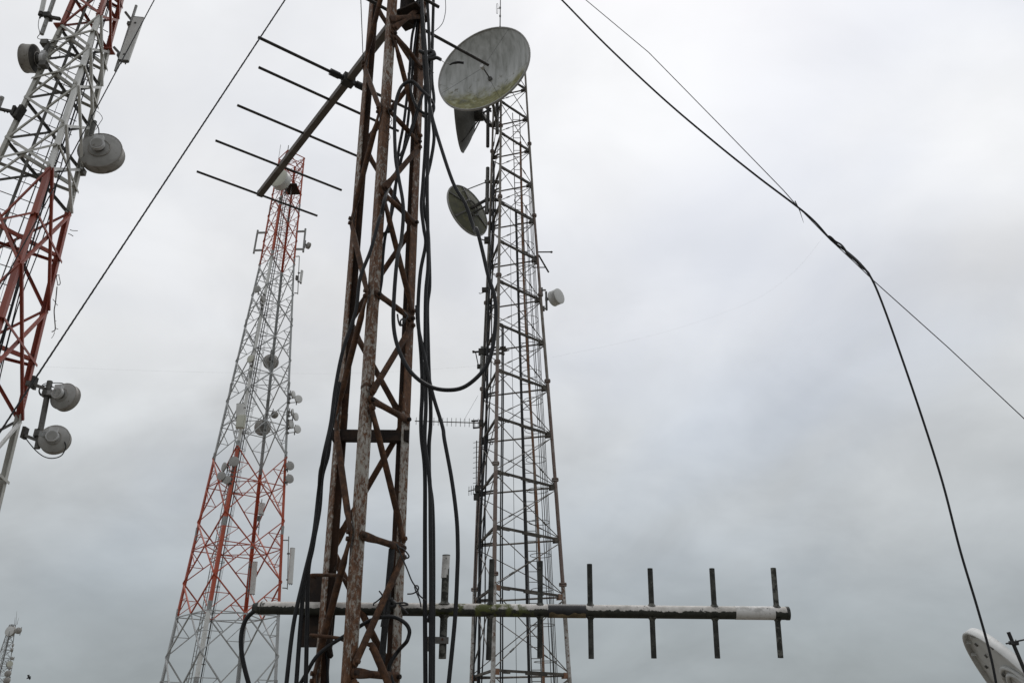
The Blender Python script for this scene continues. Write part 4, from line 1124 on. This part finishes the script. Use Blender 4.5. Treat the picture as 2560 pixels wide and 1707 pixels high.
T.part('matching_bar', MB().bar(f(938, 1288), f(1088, 1292), .022, .016, (0, 0, 1)), 'galv_dark')
T.part('matching_stub', MB().bar(f(958, 1270), f(956, 1362), .013, .01, (1, 0, 0)), 'galv_dark')
for x in (950, 1050): T.part('rivet', MB().tube(f(x, 1286), f(x, 1286) - V((0, .012, 0)), .004, 8), 'rust')
T.part('connector', MB().tube(f(955, 1146), f(995, 1152), .016, 10), 'tape_black')
f = PY(m9, 2.99)
# black mounting pipe behind, wrapped in tape
f = PY(m6, 2.97)
T = Thing('mounting_pipe', 'black taped pipe standing inside the foreground mast', 'pipe', f(640, 1560))
T.part('pipe', MB().tube(f(648, 1530), f(722, 700), .0115, 14), 'dark_pipe'); T.part('tape_sleeve', MB().tube(f(672, 1205), f(700, 1040), .0135, 14), 'tape_black')
T.part('tape_knot', MB().path(smooth([f(655, 1060), f(690, 1035), f(730, 1045), f(735, 1070), f(690, 1075), f(660, 1068)], 4), .009, 8, True), 'tape_black')

# ------------------------------------------------------------------ cables of the mast
def cable(label, pts, r=.0078, m='black_cable', name='coaxial_cable', group='cables on the mast', n=9, sub=7):
    P = smooth(pts, sub); return single(name, MB().path(P, r, n), m, label, 'cable', P[len(P) // 2], group)
YR, YI, YFt = 2.93, 2.95, 2.78
def tr(*segs):
    out = []
    for c, Y, pts in segs: out += [onY(*c(x, y), Y) for x, y in pts]
    return out
# bundle down the right leg
cable('leftmost black cable of the bundle along the right leg', tr((m4, 2.90, [(650, -150), (660, 0), (672, 300), (690, 600), (690, 900), (672, 1200), (662, 1350)]), (m5, 2.90, [(678, 60), (690, 160), (655, 350), (640, 620), (660, 880), (668, 1100), (660, 1300)]), (m6, 2.90, [(915, 0), (935, 200), (936, 600), (936, 1100), (940, 1660)])))
cable('middle black cable of the bundle along the right leg', tr((m4, 2.88, [(690, -150), (700, 0), (714, 300), (716, 700), (704, 1000), (700, 1250)]), (m5, 2.88, [(704, 60), (706, 300), (690, 500), (688, 900), (692, 1200)]), (m6, 2.88, [(935, 20), (966, 260), (972, 600), (976, 1000), (972, 1660)])))
cable('rightmost black cable of the bundle along the right leg', tr((m4, 2.92, [(740, -150), (741, 0), (735, 250), (730, 500), (744, 650), (732, 760), (745, 900), (724, 1050), (694, 1180), (676, 1320)]), (m5, 2.92, [(704, 60), (712, 220), (716, 430), (702, 560), (706, 800), (712, 1000), (722, 1200), (722, 1340)]), (m6, 2.92, [(962, 40), (965, 260), (984, 430), (990, 800), (986, 1660)])))
cable('black cable swinging away to the right of the bundle', tr((m5, 2.87, [(632, 560), (642, 700), (676, 860), (704, 1000), (742, 1160), (800, 1350)]), (m6, 2.86, [(1062, 0), (1108, 250), (1140, 500), (1148, 700), (1145, 850), (1130, 1150), (1090, 1560), (1080, 1660)])), .0074)
cable('thick black cable that hangs in a big open loop beside the mast', tr((m4, 2.80, [(655, -120), (668, 60), (690, 330), (705, 560), (722, 720), (780, 930), (870, 1195), (950, 1335), (1008, 1500)]),
      (m5, 2.72, [(1024, 60), (1060, 200), (1100, 370), (1140, 500), (1148, 640), (1124, 850), (1072, 975), (960, 1080), (850, 1110), (720, 1088), (600, 1000), (520, 860), (482, 700), (484, 500), (505, 250)]),
      (m4, 2.78, [(532, 1560), (544, 1350), (512, 1150), (492, 1000), (490, 720), (528, 575), (600, 534), (664, 590), (715, 640)])), .0078, sub=9)
cable('curl of black cable tied to the upper right leg', tr((m4, 2.90, [(580, 480), (585, 560), (605, 640), (640, 710), (690, 745), (735, 735), (744, 690), (720, 645), (690, 600)])), .0068)
cable('black cable slanting inside the mast, upper left of the bundle', tr((m4, 2.97, [(640, -60), (628, 120), (600, 250), (582, 500), (548, 800), (512, 1000), (486, 1300), (440, 1500)]), (m5, 2.97, [(405, 110), (372, 300), (352, 420), (335, 560)])), .0068)
cable('second black cable slanting inside the mast', tr((m4, 2.99, [(660, -40), (640, 130), (610, 380), (592, 620), (560, 900), (500, 1180), (470, 1340), (456, 1500)]), (m5, 2.99, [(430, 90), (412, 230), (402, 400), (372, 560), (345, 650), (320, 760)])), .0068)
cable('third thin black cable low inside the upper mast', tr((m4, 2.93, [(670, 620), (630, 740), (590, 860), (540, 1010), (500, 1120), (470, 1180)]), (m4, 2.75, [(425, 1290), (400, 1400)]), (m5, 2.73, [(385, 0), (330, 200), (262, 380), (232, 600), (150, 850), (100, 1100), (70, 1330), (20, 1560)]), (m6, 2.84, [(250, 330), (215, 620), (150, 900), (85, 1200), (38, 1600)])), .0072)
cable('middle of three black cables left of the mast foot', tr((m5, 2.88, [(118, 1060), (85, 1240), (62, 1400), (40, 1540)]), (m6, 2.86, [(262, 200), (248, 430), (210, 700), (160, 900), (132, 1200), (102, 1620)])), .0074)
cable('right of three black cables left of the mast foot', tr((m5, 2.90, [(128, 1060), (96, 1240), (70, 1400), (52, 1540)]), (m6, 2.88, [(272, 240), (255, 450), (212, 680), (182, 860), (175, 1200), (165, 1620)])), .0074)
cable('black cable curling down from the left end of the lower yagi', tr((m9, 3.05, [(205, 272), (165, 285), (110, 325), (60, 380), (25, 470), (10, 580), (18, 720), (45, 860), (85, 1010), (110, 1100)])), .0082)
cable('black cable looping round the right leg at the lower yagi', tr((m9, 2.90, [(560, 1060), (640, 930), (740, 760), (860, 650), (1000, 560), (1130, 480), (1260, 400), (1400, 360), (1520, 362), (1620, 420), (1660, 490), (1650, 560), (1625, 610)]), (m9, 2.98, [(1560, 680), (1490, 780), (1460, 870), (1490, 980), (1520, 1080)])), .0068)
cable('thin black tail under the boom left of the front leg', tr((m9, 3.0, [(846, 700), (855, 800), (858, 920), (862, 1060)])), .0052)
cable('thin black cable bent across the upper right of the mast', tr((m4, 2.90, [(680, 560), (668, 640), (620, 800), (580, 900), (520, 1020)])), .0040)
# tape, string and wires on the bundle
f = PY(m4, 2.86)
T = Thing('tape_tangle', 'knot of black tape and string tied round the cable bundle', 'tape', f(700, 380))
T.part('knot', MB().path(smooth([f(650, 335), f(690, 350), f(725, 335), f(745, 355), f(720, 375), f(690, 390), f(735, 385), f(760, 378), f(790, 392)], 4), lambda t: .012 - .006 * abs(t - .4), 7), 'tape_black')
T.part('string', MB().path(smooth([f(786, 390), f(810, 408), f(835, 415), f(855, 424)], 4), .0016, 5), 'pale_wire')
T.part('tape_flag', MB().path(smooth([f(846, 426), f(870, 414), f(905, 408), f(940, 412)], 4), lambda t: .0025 + .0045 * min(1, t * 2), 6), 'tape_black')
T.part('tail', MB().path(smooth([f(700, 420), f(715, 455), f(735, 470), f(742, 478)], 3), .0018, 5), 'wire')
for lab, pts, Y, r in (('thin wire arching beside the cable bundle at the top', [(815, -40), (821, 60), (806, 140), (780, 180), (748, 206)], 2.9, .0018),
                       ('wisp of fine wire hanging behind the front leg', [(450, 640), (445, 720), (470, 790), (450, 850), (458, 900), (436, 935)], 2.78, .0012),
                       ('frayed bit of fine wire beside the front leg', [(440, 760), (470, 780), (440, 820), (425, 860)], 2.78, .0012)):
    P = [onY(*m4(*p), Y) for p in pts]; single('tie_wire', MB().path(smooth(P, 5), r, 5), 'wire', lab, 'wire', P[0], 'tie wires on the mast')
for lab, pts, Y, r in (('twisted tie wire reaching from the right leg to the cable bundle', [(755, 680), (790, 760), (820, 830), (850, 905), (885, 960), (900, 1000), (945, 1035)], 2.84, .0028),
                       ('tie wire with a bent loop right of the right leg', [(822, 992), (860, 988), (892, 965), (890, 940), (870, 942), (878, 975), (902, 1030), (910, 1075)], 2.84, .0026),
                       ('tie wire wound round the right leg above the boom', [(720, 1015), (745, 1050), (800, 1048), (826, 1060), (790, 1065), (770, 1060), (800, 1090), (826, 1120)], 2.82, .0032),
                       ('tie wire stub left of the leaning brace', [(604, 1068), (606, 1052), (622, 1042), (650, 1018), (660, 1000), (640, 972)], 2.82, .0026),
                       ('tie wire round the strut end of the right leg', [(750, 668), (770, 690), (800, 705), (832, 745), (820, 760), (800, 740)], 2.83, .0030)):
    P = [onY(*m6(*p), Y) for p in pts]; single('tie_wire', MB().path(smooth(P, 5), r, 6), 'wire', lab, 'wire', P[0], 'tie wires on the mast')
f = PY(m5, 2.80)
P = [f(506, 615), f(512, 660), f(525, 690), f(548, 672), f(545, 645), f(525, 660), f(535, 690), f(560, 650), f(572, 628), f(548, 600)]
single('tie_wire', MB().path(smooth(P, 5), .0034, 6), 'wire', 'looped tie wire on the middle of the right leg', 'wire', P[0], 'tie wires on the mast')

# ------------------------------------------------------------------ guy wires and drop cable
def twisted(a, b, r, turns_per_m=18, n=3):
    a, b = V(a), V(b); L = (b - a).length; u, v = basis(b - a); m = MB(); steps = max(8, int(L * turns_per_m * 5))
    for k in range(n):
        ph = 2 * math.pi * k / n
        m.path([a.lerp(b, i / steps) + (u * math.cos(ph + i / steps * L * turns_per_m * 2 * math.pi / 2) + v * math.sin(ph + i / steps * L * turns_per_m * math.pi)) * r * .40 for i in range(steps + 1)], r * .70, 5)
    return m
def ext(a, b, z_):                            # prolong a-b down to height z_
    t = (z_ - a.z) / (b.z - a.z); return a.lerp(b, t)
a, b = onY(*D(655, 0), 2.93), onY(*D(0, 992), 2.93)
T = twisted(a + (a - b) * .35, ext(a, b, .05), .0036, 26)
single('guy_wire', T, 'wire', 'left guy wire of the mast, nearer the middle of the picture', 'wire', ext(a, b, .05), 'guy wires')
a, b = onY(386, 0, 3.3), onY(0, 722, 3.3)
single('guy_wire', twisted(a + (a - b) * .5, ext(a, b, .05), .0030, 26), 'wire', 'left guy wire crossing the red and white tower', 'wire', ext(a, b, .05), 'guy wires')
a, b, c = onY(*D(1345, 0), 2.92), onY(*D(1490, 121), 2.92), onY(*D(1800, 438), 2.92)
GP = [a + (a - b) * 2.2, a, b, onY(*D(1650, 284), 2.92), c, onY(*D(1828, 470), 2.92), onY(*D(1860, 503), 2.92), onY(*D(1905, 549), 2.915), onY(*D(1960, 600), 2.925), onY(*D(2008, 646), 2.92), onY(*D(2180, 800), 2.92)]
e = onY(*D(2352, 961), 2.92); GP += [e, ext(GP[-1], e, .05)]
single('guy_wire', MB().path(GP, .0019, 6), 'wire', 'thin right guy wire running down to the right picture edge', 'wire', GP[-1], 'guy wires')
DP = [(1210, -80), (1290, 0), (1390, 102), (1520, 224), (1640, 326), (1740, 406), (1830, 474), (1872, 510), (1910, 552), (1950, 582), (1978, 608), (2003, 642), (2030, 706), (2070, 818), (2120, 965), (2165, 1108), (2205, 1262), (2244, 1392), (2274, 1500), (2292, 1590), (2315, 1720)]
P = [onY(*D(x, y), 2.905) for x, y in DP]
P += [P[-1] + V((.06, .0, -.6)), V((P[-1].x + .1, P[-1].y, .03))]
single('drop_cable', MB().path(smooth(P, 6), .0043, 8), 'black_cable', 'black cable following the right guy wire, then dropping to the lower right', 'cable', P[11], None)
P = [onY(*D(x, y), 2.90) for x, y in ((1900, 542), (1912, 548), (1930, 562), (1948, 582), (1970, 604), (1990, 622), (2000, 636))]
w_ = MB().path([p + V((0, .003 * math.cos(i * .5), .003 * math.sin(i * .5))) for i, p in enumerate(smooth(P, 8))], lambda t: .0030 + .0026 * math.sin(math.pi * t) ** 2 * (1 + .5 * math.sin(t * 13)), 7)
single('tape_wrap', w_, 'tape_black', 'tape lashing the drop cable to the right guy wire', 'tape', P[0])
P = [onY(*D(x, y), 2.91) for x, y in ((1826, 462), (1836, 482), (1842, 500), (1846, 512))]
single('wire_end', MB().path(smooth(P, 4), lambda t: .0026 - .0022 * t, 5), 'wire', 'frayed wire end at the join on the right guy wire', 'wire', P[0])
P = [onY(*D(x, y), 3.0 + .0002 * (1890 - x)) for x, y in ((1890, 545), (1830, 618), (1740, 685), (1600, 740), (1450, 782), (1270, 820))]
single('spider_thread', MB().path(smooth(P, 6), .00016, 4), 'web', 'faint spider thread curving from the drop cable towards the slim tower', 'thread', P[0])
P = [onY(*D(x, y), 3.05) for x, y in ((100, 842), (400, 853), (750, 858), (930, 852), (1100, 840))]
single('spider_thread', MB().path(smooth(P, 6), .00016, 4), 'web', 'faint spider thread across the left half of the picture', 'thread', P[0])
# wire from the upper yagi's feed point
a, b = c1_ - bs * .10, onY(*D(828, -20), 2.66)
single('stay_wire', twisted(a, b, .0022, 25), 'wire', 'twisted wire rising from the feed point of the upper yagi', 'wire', a)

# ------------------------------------------------------------------ lower right: back of a satellite dish and a thin pole
YS = 5.6
P = onY(2682, 1871, YS); v, r, u = view(P)
if u.z < 0: u = -u
mj = (r * -.52 + u * .854); mn = (r * .854 + u * .52)
n = (v * .165 - mn * .986).normalized()
RD = 252 / FPX * (P - V((0, 0, CAMZ))).length
T = Thing('satellite_dish', 'back of a white satellite dish in the lower right corner', 'satellite dish', V((P.x, P.y, 0)))
bk = n                                          # side seen by the eye
T.part('pan', MB().lathe(P, bk, [(RD, 0), (RD * .97, .0), (RD * .7, -.02), (RD * .4, -.03), (0, -.03)], 72), 'sat_white')
T.part('rim', MB().lathe(P, bk, [(RD * .99, -.0), (RD * .985, .032), (RD * 1.0, .036), (RD * 1.008, .032), (RD * 1.008, -.022), (RD * .99, -.026), (RD * .985, -.01)], 72), 'sat_white')
T.part('front', MB().lathe(P - bk * .024, bk, [(RD * .985, 0), (RD * .5, -.1), (0, -.14)], 72), 'sat_white')
a, b = mj, bk.cross(mj)
for rad in (.66, .60, .36, .30):
    pts = [P + (a * math.cos(t) + b * math.sin(t)) * RD * rad - bk * (.012 if rad > .5 else .022) for t in [-.9 + 1.8 * j / 24 for j in range(25)]]
    T.part('pressed_rib', MB().path(pts, .014, 8), 'sat_white')
for rad, t in ((.90, .03), (.80, .06), (.63, .10), (.47, .16), (.88, .5), (.88, -.5)):
    c = P + (a * math.cos(t) + b * math.sin(t)) * RD * rad - bk * .005
    T.part('bolt', MB().tube(c, c + bk * .012, .012, 8), 'galv_dark')
for t in (.12, .38, -.25):
    c = P + (a * math.cos(t) + b * math.sin(t)) * RD * .985
    T.part('rim_tab', MB().bar(c - (a * math.cos(t) + b * math.sin(t)) * .03, c - (a * math.cos(t) + b * math.sin(t)) * .012 + bk * .028, .006, .02), 'sat_white')
T.part('post', MB().tube(V((P.x, P.y + .35, 0)), V((P.x, P.y + .35, P.z)), .045, 12), 'galv')
T.part('yoke', MB().bar(V((P.x, P.y + .35, P.z - .05)), P - bk * .1, .09, .12), 'galv')
cr_ = crop(2300, 1500, 7.573); f = PY(cr_, 4.6)
T = Thing('antenna_pole', 'thin dark pole with a crossbar at the right edge', 'pole', V((f(2600, 2800).x, 4.6, 0)))
a, b = f(1672, 598), f(1985, 1340)
T.part('pole', MB().tube(ext(a, b, 0.0), a, .0095, 12), 'dark_pipe')
T.part('crossbar', MB().tube(f(1628, 818), f(2300, 672), .0042, 8), 'wire')
T.part('clamp', MB().bar(f(1705, 800), f(1845, 815), .018, .03, (0, 0, 1)), 'dark_pipe')
T.part('clamp_bolt', MB().tube(f(1812, 740), f(1815, 830), .003, 6), 'galv_dark')

# ------------------------------------------------------------------ a bird far off
f = PY(crop(0, 1500, 7.575), 60)
c = f(546, 1457)
T = Thing('bird', 'tiny dark bird in flight beside the distant tower', 'bird', c)
T.part('body', MB().lathe(c, (.7, .2, .5), [(.0, -.16), (.03, -.13), (.05, -.04), (.045, .05), (.025, .11), (.0, .16)], 10), 'feather')
for s_ in (-1, 1):
    w0 = MB(); d0 = V((.7, .2, .5)).normalized(); sd = V((-.5, .2 * s_, .6)) * s_
    w0.add([c + d0 * .06, c - d0 * .06, c + sd * .28 - d0 * .06 + V((0, 0, .03)), c + sd * .16 + d0 * .07 + V((0, 0, .05)), c + V((0, 0, .02)), c + sd * .2 + V((0, 0, .055))], [[0, 1, 2, 3], [4, 1, 2, 5], [0, 4, 5, 3]], False)
    T.part('wing', w0, 'feather')
